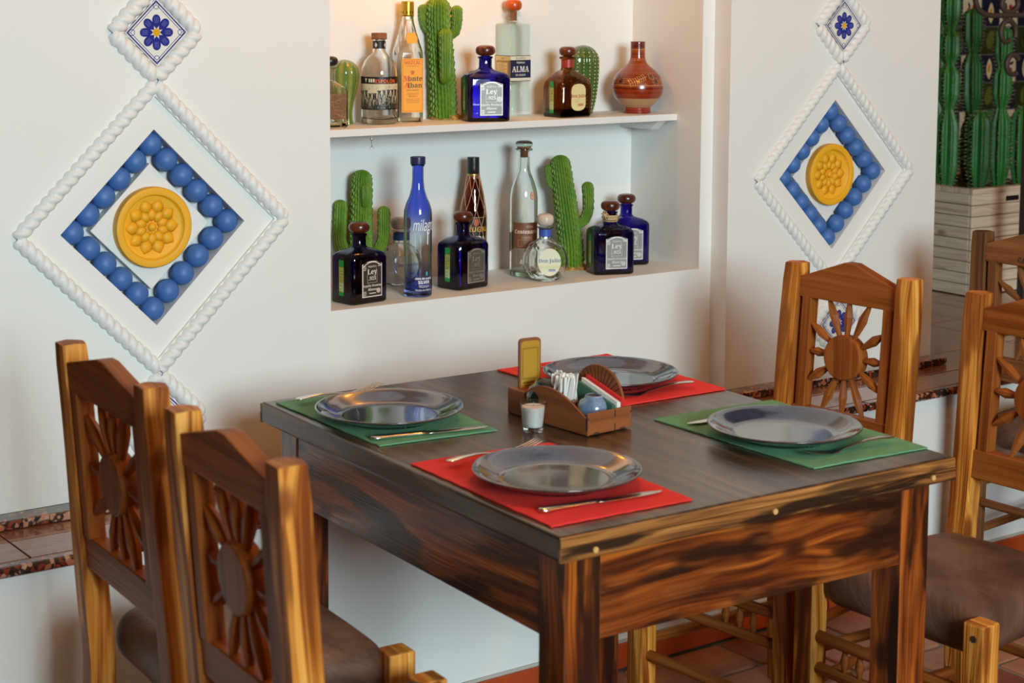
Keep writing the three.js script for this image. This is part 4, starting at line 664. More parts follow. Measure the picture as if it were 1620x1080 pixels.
// ---- netted rum bottle
{
  const t = bottle('netted_rum_bottle', 'brown rum bottle in a cord net with black label and black cap', [2.3457, -0.2648], NF, rad(-20));
  const pr = [[0, 0], [0.029, 0], [0.0318, 0.003], [0.0322, 0.01], [0.0322, 0.148], [0.0300, 0.168], [0.0245, 0.200], [0.0185, 0.228], [0.0152, 0.243], [0.0140, 0.262], [0.0140, 0.270]];
  part('glass', lathe([...pr, [0.0112, 0.270], [0.0112, 0.262], [0.0124, 0.243], [0.0157, 0.228], [0.0217, 0.200], [0.0272, 0.168], [0.0294, 0.148], [0.0294, 0.012], [0, 0.0095]], 48), M.rum, t);
  part('rum', lathe([[0, 0.010], [0.0288, 0.012], [0.0289, 0.148], [0.0267, 0.168], [0.0212, 0.200], [0.0152, 0.228], [0.0130, 0.236], [0, 0.236]], 40), glassOf(0.36, 0.06, 0.012, 0.03, { ior: 1.36 }), t);
  part('cap', lathe([[0, 0.242], [0.0152, 0.242], [0.0150, 0.262], [0.0146, 0.264], [0.0148, 0.266], [0.0146, 0.286], [0.0136, 0.2872], [0, 0.2872]], 36), phys({ color: lin(0.018, 0.017, 0.018), roughness: 0.3 }), t);
  part('gilt_ring', lathe([[0.0153, 0.2425], [0.0157, 0.243], [0.0157, 0.2475], [0.0153, 0.248]], 36), phys({ color: lin(0.5, 0.34, 0.12), metalness: 0.8, roughness: 0.35 }), t);
  part('label', wrapLabel(0.0325, 0.080, -1.5, 1.5), label(0.0975, 0.080, (g, W, H) => { g.fillStyle = '#15120f'; g.fillRect(0, 0, W, H); g.strokeStyle = '#b48a34'; g.lineWidth = 1.2; g.strokeRect(3, 2, W - 6, H - 4); g.fillStyle = '#b2522a'; g.beginPath(); g.ellipse(W * 0.5, H * 0.17, 7, 9, 0, 0, 7); g.fill(); text(g, 'BRUGAL', W / 2, H * 0.45, 17, 'bold #px sans-serif', '#d9a43a'); text(g, 'EXTRA', W / 2, H * 0.72, 16, 'bold #px sans-serif', '#e6e2da'); text(g, 'VIEJO', W / 2, H * 0.92, 11, '#px sans-serif', '#e6e2da'); }), t, [0, 0.108, 0]);
  const prof = (y) => { for (let i = 1; i < pr.length; i++) if (y <= pr[i][1]) { const a = pr[i - 1], b = pr[i]; return lerp(a[0], b[0], (y - a[1]) / Math.max(1e-6, b[1] - a[1])); } return 0.014; };
  const net = [];
  for (let k = 0; k < 8; k++) for (const s of [-1, 1]) { const pts = []; for (let i = 0; i <= 26; i++) { const y = 0.244 - i / 26 * 0.225, a = k * TAU / 8 + s * i / 26 * 2.2, r = prof(y) + 0.0009; pts.push(V(Math.sin(a) * r, y, Math.cos(a) * r)); } net.push(new THREE.TubeGeometry(new THREE.CatmullRomCurve3(pts), 52, 0.00055, 5)); }
  part('cord_net', join(net), std({ color: lin(0.72, 0.42, 0.26), roughness: 0.7 }), t);
}
// ---- tall clear bottle with a cork and glass stopper
{
  const t = bottle('tall_clear_bottle', 'tallest clear bottle with brown paper label and glass-topped cork on the lower shelf', [2.4600, -0.2170], NF, rad(-22));
  const pr = [[0, 0], [0.030, 0], [0.0330, 0.003], [0.0335, 0.01], [0.0335, 0.186], [0.0315, 0.204], [0.0250, 0.226], [0.0175, 0.245], [0.0142, 0.258], [0.0134, 0.298], [0.0136, 0.3005], [0.0205, 0.3015], [0.0207, 0.3055], [0.0180, 0.3065]];
  part('glass', lathe([...pr, [0.0100, 0.3065], [0.0102, 0.298], [0.0110, 0.258], [0.0143, 0.246], [0.0218, 0.228], [0.0283, 0.205], [0.0303, 0.186], [0.0303, 0.014], [0.027, 0.0105], [0, 0.0100]], 52), M.greenGlass, t);
  part('cork', lathe([[0, 0.285], [0.0092, 0.285], [0.0096, 0.3066], [0.0165, 0.3068], [0.0165, 0.3110], [0, 0.3110]], 28), M.cork, t);
  part('stopper', knob(0.0208, 0.0165).translate(0, 0.3085, 0), M.greenGlass, t);
  part('label', wrapLabel(0.0339, 0.062, -1.05, 1.05), label(0.071, 0.062, (g, W, H) => { g.fillStyle = '#7a4c34'; g.fillRect(0, 0, W, H); g.fillStyle = '#8a5a3e'; for (let i = 0; i < 20; i++) g.fillRect((i * 37) % W, (i * 53) % H, 6, 0.5); text(g, 'Gran', W * 0.6, H * 0.2, 8, 'italic #px serif', '#e0c8b0'); text(g, 'Centenario', W / 2, H * 0.42, 13, 'bold #px serif', '#ead9c6', 'center', W * 0.86); text(g, 'TEQUILA', W / 2, H * 0.6, 6, '#px serif', '#d8b894'); g.strokeStyle = '#d8b894'; g.lineWidth = 0.5; g.strokeRect(W * 0.2, H * 0.66, W * 0.6, H * 0.26); }), t, [0, 0.100, 0]);
  part('dark_back_label', wrapLabel(0.0338, 0.045, -2.5, -1.5), std({ color: lin(0.11, 0.10, 0.07), roughness: 0.7 }), t, [0, 0.082, 0]);
  const m = part('oval_medal', ovalCard(0.0066, 0.0098, 0.001), label(0.0132, 0.0196, (g, W, H) => { g.fillStyle = '#d9b8a0'; g.fillRect(0, 0, W, H); g.strokeStyle = '#a8402c'; g.lineWidth = 1.2; g.beginPath(); g.ellipse(W / 2, H / 2, W * 0.42, H * 0.42, 0, 0, 7); g.stroke(); text(g, 'N', W / 2, H * 0.66, 9, 'bold #px serif', '#b0452e'); }, 12000), t);
  m.position.set(Math.sin(0.42) * 0.0328, 0.195, Math.cos(0.42) * 0.0328); m.rotation.set(-0.12, 0.42, 0, 'YXZ');
}
// ---- upper shelf bottles
{
  const t = bottle('illustrated_bottle', 'round clear bottle with black and white engraved label and orange lettering', [2.0809, -0.2580], HS, rad(-31));
  const pr = [[0, 0], [0.037, 0], [0.0408, 0.004], [0.0415, 0.012], [0.0415, 0.112], [0.0395, 0.128], [0.0330, 0.143], [0.0235, 0.153], [0.0165, 0.160], [0.0145, 0.168], [0.0142, 0.190], [0.0150, 0.1925]];
  part('glass', lathe([...pr, [0.0105, 0.1925], [0.0112, 0.168], [0.0133, 0.161], [0.0203, 0.154], [0.0298, 0.144], [0.0363, 0.128], [0.0383, 0.112], [0.0383, 0.016], [0.034, 0.0115], [0, 0.0105]], 56), M.clear2 = glassOf(0.95, 0.92, 0.78, 0.04), t);
  part('cork_cap', uvBox(lathe([[0, 0.191], [0.0174, 0.191], [0.0176, 0.193], [0.0176, 0.204], [0.0168, 0.2055], [0, 0.2055]], 36), 'y'), M.cork, t);
  part('neck_band', wrapLabel(0.0150, 0.0165, -Math.PI, Math.PI), label(0.094, 0.0165, (g, W, H) => { g.fillStyle = '#1c1a1a'; g.fillRect(0, 0, W, H); g.fillStyle = '#c8c4be'; for (let i = 0; i < 4; i++) { const x = W * (0.125 + i * 0.25) + 4; g.beginPath(); g.moveTo(x, 2); g.lineTo(x + 4, H / 2); g.lineTo(x, H - 2); g.lineTo(x - 4, H / 2); g.fill(); } }), t, [0, 0.1785, 0]);
  part('label', wrapLabel(0.0419, 0.0745, -1.45, 1.45), label(0.1215, 0.0745, (g, W, H) => {
    const R = rng(55); g.fillStyle = '#cfc3a0'; g.fillRect(0, 0, W, H);
    for (let k = 0; k < 11; k++) { const x = W * (0.05 + k * 0.09), y = H * (0.45 + R() * 0.12), d = 30 + R() * 40; g.fillStyle = `rgb(${d},${d},${d - 6})`; g.beginPath(); g.ellipse(x, y, 3 + R() * 1.5, 4 + R() * 2, 0, 0, 7); g.fill(); g.fillRect(x - 5, y - 5, 10, 1.8); g.beginPath(); g.moveTo(x - 4, y + 3); g.lineTo(x - 9, H); g.lineTo(x + 9, H); g.lineTo(x + 4, y + 3); g.fill(); g.strokeStyle = '#d9ceb0'; g.lineWidth = 0.6; for (let i = 0; i < 9; i++) { g.beginPath(); g.moveTo(x - 5 + R() * 10, y + R() * 20); g.lineTo(x - 5 + R() * 10, y + 8 + R() * 20); g.stroke(); } }
    for (let i = 0; i < 420; i++) { const d = R() < 0.55 ? 40 : 205; g.strokeStyle = `rgb(${d},${d},${d * 0.9})`; g.lineWidth = 0.45; const x = R() * W, y = H * 0.26 + R() * H * 0.74; g.beginPath(); g.moveTo(x, y); g.lineTo(x + (R() - 0.5) * 6, y + R() * 6); g.stroke(); }
    g.fillStyle = '#1d1a19'; g.fillRect(0, 0, W, H * 0.215); text(g, 'ESPOLÒN', W * 0.63, H * 0.185, 11.5, 'bold #px sans-serif', '#ef6a1e'); g.fillStyle = '#d8cfb6'; g.beginPath(); g.moveTo(W * 0.2, H * 0.05); g.lineTo(W * 0.25, H * 0.05); g.lineTo(W * 0.225, H * 0.19); g.fill(); for (let i = 0; i < 3; i++) g.fillRect(W * (0.29 + i * 0.045), H * 0.06, 4, 8); g.fillStyle = '#1d1a19'; g.fillRect(0, H * 0.96, W, H * 0.04);
  }), t, [0, 0.0705, 0]);
}
{
  const t = bottle('mezcal_bottle', 'clear square mezcal bottle with orange label and gilt cap', [2.1693, -0.2775], HS, rad(-14));
  const rings = [[0, 0.0275, 0.0275, 0.009], [0.002, 0.0298, 0.0298, 0.0105], [0.006, 0.0302, 0.0302, 0.0105], [0.150, 0.0305, 0.0305, 0.011], [0.163, 0.0300, 0.0300, 0.0125], [0.180, 0.0262, 0.0262, 0.016], [0.205, 0.0200, 0.0200, 0.017], [0.228, 0.0150, 0.0150, 0.0145], [0.244, 0.0133, 0.0133, 0.0133], [0.262, 0.0130, 0.0130, 0.0130]].map(([y, hx, hz, c]) => ({ y, hx, hz, c }));
  part('glass', vessel(rings, 0.0032, 0.010), M.clear2, t);
  part('gilt_cap', lathe([[0.0136, 0.242], [0.0147, 0.2425], [0.0145, 0.247], [0.0147, 0.249], [0.0146, 0.275], [0.0138, 0.2768], [0, 0.277]], 36), label(0.09, 0.035, (g, W, H) => { g.fillStyle = '#c9a63a'; g.fillRect(0, 0, W, H); g.fillStyle = '#6a5212'; g.fillRect(0, H * 0.75, W, 1.6); for (let i = 0; i < 22; i++) { g.beginPath(); g.arc((i * 8.3) % W, H * (0.2 + 0.3 * (i % 2)), 1.5, 0, 7); g.fill(); } }, 4200, { metalness: 0.75, roughness: 0.3 }), t);
  part('label', card(0.0530, 0.1240), label(0.0530, 0.1240, (g, W, H) => { g.fillStyle = '#f0a21c'; g.fillRect(0, 0, W, H); g.strokeStyle = '#a85a10'; g.lineWidth = 0.9; g.strokeRect(3, 3, W - 6, H - 6); text(g, 'MEZCAL', W / 2, H * 0.105, 10.5, 'bold #px sans-serif', '#cf4a18'); g.fillStyle = '#c8641c'; g.fillRect(W * 0.2, H * 0.135, W * 0.6, 1.2); g.beginPath(); g.arc(W / 2, H * 0.26, 4.6, 0, 7); g.fill(); text(g, 'M', W * 0.23, H * 0.42, 17, 'bold #px serif', '#d8431c'); text(g, 'onte', W * 0.62, H * 0.42, 15.5, 'bold #px serif', '#30200e'); text(g, 'A', W * 0.24, H * 0.545, 17, 'bold #px serif', '#d8431c'); text(g, 'lban', W * 0.61, H * 0.545, 15.5, 'bold #px serif', '#30200e'); text(g, '100% AGAVE', W / 2, H * 0.6, 4.6, 'bold #px serif', '#3c260e'); text(g, 'Bottled in', W / 2, H * 0.665, 6, 'italic #px serif', '#8a4a14'); text(g, 'Mexico', W / 2, H * 0.715, 6.4, 'italic #px serif', '#8a4a14'); g.fillStyle = '#b0651a'; for (let i = 0; i < 3; i++) g.fillRect(W * 0.2, H * (0.75 + i * 0.03), W * 0.6, 1); }, 5200), t, [0.002, 0.0845, 0.0308]);
  const hexa = new THREE.Shape([[-0.013, -0.012], [0.013, -0.012], [0.0165, 0.0], [0.011, 0.014], [-0.011, 0.014], [-0.0165, 0.0]].map((q) => new THREE.Vector2(q[0] * 0.86, q[1] * 0.95)));
  part('neck_label', new THREE.ExtrudeGeometry(hexa, { depth: 0.0006, bevelEnabled: false }), phys({ color: lin(0.82, 0.36, 0.02), roughness: 0.45 }), t, [0.002, 0.192, 0.0243], [-0.25, 0, 0]);
}
{
  const t = bottle('tall_square_bottle', 'tall clear square bottle with navy label and orange round stopper', [2.4809, -0.2935], HS, rad(0));
  const rings = [[0, 0.0290, 0.0290, 0.003], [0.0015, 0.0305, 0.0305, 0.0035], [0.220, 0.0307, 0.0307, 0.0035], [0.2235, 0.0295, 0.0295, 0.005], [0.2265, 0.0200, 0.0200, 0.015], [0.228, 0.0150, 0.0150, 0.0150], [0.240, 0.0120, 0.0120, 0.0120], [0.2405, 0.0190, 0.0190, 0.0190], [0.2520, 0.0195, 0.0195, 0.0195], [0.2530, 0.017, 0.017, 0.017]].map(([y, hx, hz, c]) => ({ y, hx, hz, c }));
  part('glass', vessel(rings, 0.0024, 0.012), M.paneGlass, t);
  part('stopper', capKnob(0.0208, 0.0285), M.orangeCap, t, [0, 0.2532, 0]);
  part('cork', cyl(0.0085, 0.0085, 0.022, 24), M.cork, t, [0, 0.2415, 0]);
  part('front_label', card(0.0600, 0.0620), label(0.06, 0.062, (g, W, H) => { g.fillStyle = '#d9d4c0'; g.fillRect(0, 0, W, H); g.fillStyle = '#2f5a4a'; g.fillRect(0, 0, W, 1.5); g.fillRect(0, H - 1.5, W, 1.5); g.fillStyle = '#1d2748'; g.fillRect(0, H * 0.175, W, H * 0.69); text(g, 'BLANCO', W / 2, H * 0.135, 7, '#px serif', '#4a4a4a', 'center', 46); text(g, 'TEQUILA', W / 2, H * 0.30, 6, 'bold #px sans-serif', '#e6e2d6'); text(g, 'ALMA', W / 2, H * 0.63, 19, 'bold #px serif', '#efe9dc', 'center', 50); text(g, 'DE AGAVE', W / 2, H * 0.79, 6.4, 'bold #px sans-serif', '#cfccc4', 'center', 42); }, 5200), t, [0, 0.1165, 0.0311]);
  part('side_label', card(0.0600, 0.0620), label(0.06, 0.062, (g, W, H) => { g.fillStyle = '#d9c07e'; g.fillRect(0, 0, W, H); g.fillStyle = '#2f5a4a'; g.fillRect(0, 0, W, 1.5); g.fillRect(0, H - 1.5, W, 1.5); g.fillStyle = '#a8803e'; g.fillRect(W * 0.08, H * 0.2, W * 0.84, H * 0.64); g.fillStyle = '#e0c684'; g.fillRect(W * 0.14, H * 0.28, W * 0.7, H * 0.46); text(g, '1920', W * 0.5, H * 0.15, 6, '#px serif', '#5a4a2a'); g.fillStyle = '#9a7434'; for (let i = 0; i < 6; i++) g.fillRect(W * 0.2, H * (0.33 + i * 0.065), W * (0.4 + 0.15 * (i % 2)), 1.4); g.fillStyle = '#1d2748'; g.fillRect(W * 0.94, H * 0.18, W * 0.06, H * 0.68); }, 4200), t, [-0.0311, 0.1165, 0], [0, -Math.PI / 2, 0]);
}
{
  const t = bottle('edge_bottle', 'clear square bottle with woven brown label at the left end of the upper shelf', [1.9325, -0.2250], HS, rad(-4));
  const rings = [[0, 0.0300, 0.0300, 0.008], [0.002, 0.0325, 0.0325, 0.010], [0.080, 0.0330, 0.0330, 0.011], [0.089, 0.0300, 0.0300, 0.014], [0.098, 0.0180, 0.0180, 0.016], [0.103, 0.0135, 0.0135, 0.0135], [0.128, 0.0130, 0.0130, 0.0130], [0.131, 0.0165, 0.0165, 0.0165], [0.134, 0.016, 0.016, 0.016]].map(([y, hx, hz, c]) => ({ y, hx, hz, c }));
  part('glass', vessel(rings, 0.004, 0.012), M.clear2, t);
  part('cap', capKnob(0.019, 0.022), M.black, t, [0, 0.1345, 0]);
  part('woven_label', card(0.050, 0.056), label(0.05, 0.056, (g, W, H) => { const R = rng(66); g.fillStyle = '#7a5236'; g.fillRect(0, 0, W, H); for (let i = 0; i < 260; i++) { g.fillStyle = ['#9a7450', '#5c3a24', '#b48c62', '#6c4630'][Math.floor(R() * 4)]; g.fillRect(R() * W, R() * H, 1 + R() * 5, 0.7); } }), t, [0, 0.047, 0.0332]);
}
// ---- ribbed columns: a tube whose ring is scalloped; ridge and groove have their own dye
function ribTube(path, radii, n, amp, { segs = 40, col = [[0.050, 0.17, 0.010], [0.17, 0.29, 0.013]], bump = 0.09, seed = 1, pow = 1, stripes = false } = {}) {
  const curve = new THREE.CatmullRomCurve3(path), m = n * 6, pos = [], color = [], idx = [], R = rng(seed), side0 = V(1, 0, 0);
  for (let j = 0; j <= segs; j++) {
    const len = radii.dome ? curve.getLength() : 1, dr = radii.dome ? Math.min(0.5, radii[radii.length - 1] / len) : 0, dn = radii.dome ? 12 : 0, t = j <= segs - dn ? (1 - dr) * j / (segs - dn) : 1 - dr + dr * Math.sin((j - segs + dn) / dn * Math.PI / 2), c = curve.getPointAt(t), T = curve.getTangentAt(t), X = side0.clone().addScaledVector(T, -side0.dot(T)).normalize(), Z = X.clone().cross(T).negate();
    const k = t * (radii.length - 1), i0 = Math.min(radii.length - 2, Math.floor(k)), r = lerp(radii[i0], radii[i0 + 1], k - i0) * (j > segs - dn ? Math.max(0.02, Math.cos((j - segs + dn) / dn * Math.PI / 2)) : 1);
    for (let i = 0; i < m; i++) {
      const a = i / m * TAU, w = Math.pow(0.5 + 0.5 * Math.cos(n * a), pow), b = 1 + bump * w * Math.sin(j * 2.4 + Math.round(i / 6) * 1.9) + (hash(i, j, seed) - 0.5) * bump * 0.8, rr = r * (1 - amp + amp * 1.35 * w) * b;
      pos.push(c.x + X.x * Math.cos(a) * rr + Z.x * Math.sin(a) * rr, c.y + X.y * Math.cos(a) * rr + Z.y * Math.sin(a) * rr, c.z + X.z * Math.cos(a) * rr + Z.z * Math.sin(a) * rr);
      const q = stripes ? clamp(w * 0.85 + (hash(i, j, seed + 9) - 0.5) * 0.3) : clamp(0.55 + 0.9 * (fbm(i / m, j / (segs + 1), 9, 7, seed + 9, 3) - 0.5) + (hash(i, j, seed + 9) - 0.5) * 0.35); color.push(...mix3(col[0], col[1], q));
    }
  }
  for (let j = 0; j < segs; j++) for (let i = 0; i < m; i++) { const a = j * m + i, b = j * m + (i + 1) % m; idx.push(a, a + m, b, b, a + m, b + m); }
  const g = new THREE.BufferGeometry(); g.setAttribute('position', new THREE.Float32BufferAttribute(pos, 3)); g.setAttribute('color', new THREE.Float32BufferAttribute(color, 3)); g.setIndex(idx); g.computeVertexNormals(); return g;
}
const round = (r0, r1, n = 12, start = 0.35) => Object.assign(Array.from({ length: n }, (_, i) => { const t = i / (n - 1); return lerp(r0, r1, t) * (i ? 1 : start); }), { dome: true });
M.cactus = std({ vertexColors: true, roughness: 0.5 });
M.sand = std({ map: pixels(256, 256, (u, v) => mix3([120, 84, 34], [206, 164, 84], clamp(fbm(u, v, 30, 30, 201, 3) * 1.6 - 0.3)), [0.12, 0.12]), roughness: 0.9, bumpMap: plasterBump, bumpScale: 0.004 });
function saguaro(at, y, lab, trunk, arms, base, seed) {
  const t = thing('model_saguaro', lab, 'cactus', [at[0], y, at[1]], VIEW, 'painted model cacti in the niche');
  part('trunk', ribTube(trunk.p, trunk.r, 24, 0.15, { segs: 56, seed }), M.cactus, t);
  arms.forEach(({ p, r, n = 11 }, i) => part('arm', ribTube(p, r, n + 4, 0.16, { segs: 32, seed: seed + 5 + i }), M.cactus, t));
  part('sandy_base', uvBox(mapVerts(new THREE.SphereGeometry(1, 28, 14, 0, TAU, 0, Math.PI / 2), (v, i) => { const k = 1 + 0.12 * Math.sin(Math.atan2(v.z, v.x) * 5 + seed); v.set(v.x * base[0] * k, v.y * base[1], v.z * base[2] * k); }), 'x'), M.sand, t, [base[3] ?? 0, 0, 0]);
}
saguaro([2.2770, -0.2940], HS, 'painted model saguaro reaching out of view on the upper shelf beside the mezcal bottle', { p: [V(0.002, 0.004, 0), V(0, 0.06, 0), V(-0.004, 0.14, 0), V(-0.010, 0.22, 0), V(-0.011, 0.287, 0)], r: round(0.0315, 0.0275, 14, 0.95) }, [
  { p: [V(-0.024, 0.205, 0), V(-0.038, 0.215, 0), V(-0.0445, 0.235, 0), V(-0.045, 0.270, 0)], r: round(0.010, 0.0125, 12, 0.6) },
  { p: [V(0.012, 0.195, 0.004), V(0.028, 0.205, 0.004), V(0.033, 0.225, 0.004), V(0.033, 0.268, 0.004)], r: round(0.010, 0.0135, 12, 0.6) },
  { p: [V(0.006, 0.087, 0.034), V(0.008, 0.10, 0.040), V(0.008, 0.15, 0.040), V(0.008, 0.214, 0.034)], r: round(0.013, 0.0165, 12, 0.45) }], [0.040, 0.018, 0.026, 0.006], 3);
saguaro([2.0470, -0.2830], NF, 'painted model saguaro with two raised arms behind the dark-labelled cobalt bottle', { p: [V(0, 0.004, 0), V(0, 0.06, 0), V(0, 0.14, 0), V(0.001, 0.20, 0), V(0.002, 0.272, 0)], r: round(0.027, 0.0225, 14, 0.95) }, [
  { p: [V(-0.010, 0.070, 0.002), V(-0.034, 0.078, 0.002), V(-0.048, 0.105, 0.002), V(-0.048, 0.150, 0.002), V(-0.046, 0.203, 0.002)], r: round(0.0145, 0.0150, 12, 0.8) },
  { p: [V(0.010, 0.075, 0.002), V(0.032, 0.082, 0.002), V(0.049, 0.105, 0.002), V(0.052, 0.145, 0.002), V(0.052, 0.189, 0.002)], r: round(0.0125, 0.0140, 12, 0.8) },
  { p: [V(0.009, 0.188, 0.021), V(0.012, 0.20, 0.026), V(0.012, 0.225, 0.026), V(0.012, 0.242, 0.022)], r: round(0.007, 0.0095, 10, 0.5) }], [0.042, 0.014, 0.034], 7);
saguaro([2.6170, -0.2360], NF, 'painted model saguaro with one raised right arm beside the clear round flask', { p: [V(0.003, 0.004, 0), V(0.0, 0.06, 0), V(-0.010, 0.14, 0), V(-0.020, 0.21, 0), V(-0.030, 0.281, 0)], r: round(0.031, 0.0235, 14, 0.95) }, [
  { p: [V(0.004, 0.108, 0.002), V(0.026, 0.115, 0.002), V(0.040, 0.135, 0.002), V(0.043, 0.168, 0.002), V(0.040, 0.216, 0.002)], r: round(0.0120, 0.0140, 12, 0.8) },
  { p: [V(-0.034, 0.198, 0.002), V(-0.048, 0.210, 0.002), V(-0.054, 0.235, 0.002), V(-0.056, 0.258, 0.002)], r: round(0.0085, 0.0112, 12, 0.6) }], [0.045, 0.014, 0.034, 0.004], 11);
{ // ceramic barrel cactus with white dots
  const t = thing('ceramic_cactus', 'glazed dark green ceramic cactus covered in rows of white dots', 'cactus', [2.6830, HS, -0.2760], VIEW);
  const n = 16, H = 0.170, prof = [0.0235, 0.029, 0.033, 0.0355, 0.0375, 0.0385, 0.0388, 0.038, 0.0365], dome = 0.0365, rr = (y) => { const k = y / H * (prof.length - 1), a = Math.min(prof.length - 2, Math.floor(k)); return lerp(prof[a], prof[a + 1], k - a) * (y > H - dome ? Math.sqrt(Math.max(0, 1 - ((y - H + dome) / dome) ** 2)) : 1); };
  const radii = Object.assign(prof.slice(), { dome: true });
  part('body', ribTube([V(0, 0.0006, 0), V(0, H / 2, 0), V(0, H, 0)], radii, n, 0.06, { segs: 48, bump: 0, col: [[0.045, 0.10, 0.018], [0.075, 0.15, 0.03]], seed: 2 }), phys({ vertexColors: true, roughness: 0.12, clearcoat: 1, clearcoatRoughness: 0.05 }), t);
  const dots = []; for (let k = 0; k < n; k++) for (let j = 0; j < 17; j++) { const y = H * (0.05 + j / 17 * 0.9), r = rr(y) * 1.022, a = k / n * TAU; dots.push(new THREE.SphereGeometry(0.0016, 6, 4).translate(Math.cos(a) * r, y, Math.sin(a) * r)); }
  part('white_dots', join(dots), phys({ color: lin(0.75, 0.72, 0.42), roughness: 0.3 }), t);
}
{ // ceramic pear-shaped cactus
  const t = thing('striped_ceramic_cactus', 'glazed pear-shaped green ceramic cactus with yellow-edged ribs at the left end', 'cactus', [2.0079, HS, -0.2880], VIEW);
  const H = 0.146, pr = Object.assign([0.0185, 0.0172, 0.0168, 0.0178, 0.0200, 0.0230, 0.0262, 0.0290, 0.0310, 0.0320, 0.0322, 0.0318, 0.0312], { dome: true });
  part('body', ribTube([V(0, 0.0006, 0), V(0, H / 2, 0), V(0, H, 0)], pr, 9, 0.075, { segs: 48, bump: 0, pow: 0.6, stripes: true, col: [[0.30, 0.30, 0.05], [0.055, 0.16, 0.035]], seed: 4 }), phys({ vertexColors: true, roughness: 0.14, clearcoat: 1, clearcoatRoughness: 0.06 }), t);
}
{ // burnished clay vase
  const t = thing('clay_vase', 'burnished red clay vase with scratched fern and flower pattern', 'vase', [2.8145, HS, -0.2240], VIEW);
  const pr = [[0, 0], [0.033, 0], [0.0345, 0.0012], [0.0338, 0.0135], [0.0345, 0.0155], [0.042, 0.021], [0.0545, 0.034], [0.0615, 0.046], [0.0645, 0.058], [0.0648, 0.066], [0.0625, 0.080], [0.0560, 0.094], [0.0450, 0.106], [0.0330, 0.1155], [0.0245, 0.1235], [0.0200, 0.1315], [0.0182, 0.142], [0.0180, 0.174], [0.0186, 0.1775], [0.0172, 0.1785], [0.0150, 0.176], [0.0148, 0.140], [0, 0.138]];
  const g = lathe(pr, 72), p = g.attributes.position, u = g.attributes.uv; for (let i = 0; i < p.count; i++) u.setY(i, p.getY(i) / 0.1785);
  const tex = canvasTex(1024, 512, (c, W, H) => {
    const R = rng(88), Y = (m) => H * (1 - m / 0.1785), band = (a, b, col) => { c.fillStyle = col; c.fillRect(0, Y(b), W, Y(a) - Y(b)); };
    band(0, 0.0155, '#8f2c14'); band(0.0155, 0.0385, '#b08a62'); band(0.0385, 0.069, '#94330f'); band(0.069, 0.104, '#8a3a16'); band(0.104, 0.16, '#9c4416'); band(0.16, 0.1785, '#5e1e12');
    for (let i = 0; i < 150; i++) { const y = R() * 0.1785; c.fillStyle = ['rgba(60,12,4,.35)', 'rgba(190,90,30,.25)', 'rgba(120,30,10,.3)'][i % 3]; c.fillRect(0, Y(y), W, 1 + R() * 4); }
    band(0.0155, 0.0385, 'rgba(178,142,104,.85)'); c.fillStyle = '#5a180a'; c.fillRect(0, Y(0.066), W, 9); c.fillStyle = '#d9a860'; c.fillRect(0, Y(0.160), W, 3);
    for (let k = 0; k < 4; k++) { const x0 = W * (k / 4 + 0.02); c.strokeStyle = '#d8b070'; c.lineWidth = 3; c.beginPath(); c.moveTo(x0, Y(0.074)); c.quadraticCurveTo(x0 + 60, Y(0.086), x0 + 120, Y(0.0935)); c.stroke(); for (let i = 0; i < 8; i++) { const x = x0 + 8 + i * 14, y = Y(0.075 + i * 0.0024); c.beginPath(); c.moveTo(x, y); c.quadraticCurveTo(x - 8, y - 22, x - 20, y - 26 + i); c.moveTo(x, y); c.quadraticCurveTo(x + 8, y + 12, x + 2, y + 22); c.stroke(); } for (const [dx, yy, r] of [[158, 0.094, 20], [190, 0.081, 24]]) { c.fillStyle = '#5c221a'; for (let i = 0; i < 7; i++) { c.beginPath(); c.arc(x0 + dx + Math.cos(i * TAU / 7) * r * 0.7, Y(yy) + Math.sin(i * TAU / 7) * r * 0.7, r * 0.42, 0, 7); c.fill(); c.lineWidth = 1.5; c.stroke(); } c.fillStyle = '#3c120c'; c.beginPath(); c.arc(x0 + dx, Y(yy), r * 0.4, 0, 7); c.fill(); } c.lineWidth = 3; c.beginPath(); c.moveTo(x0, Y(0.0715)); c.lineTo(x0 + W / 4, Y(0.0715)); c.stroke(); }
  });
  tex.wrapS = THREE.RepeatWrapping;
  part('body', g, phys({ map: tex, roughness: 0.24, clearcoat: 0.5, clearcoatRoughness: 0.12 }), t, [0, 0, 0], [0, rad(150), 0]);
}

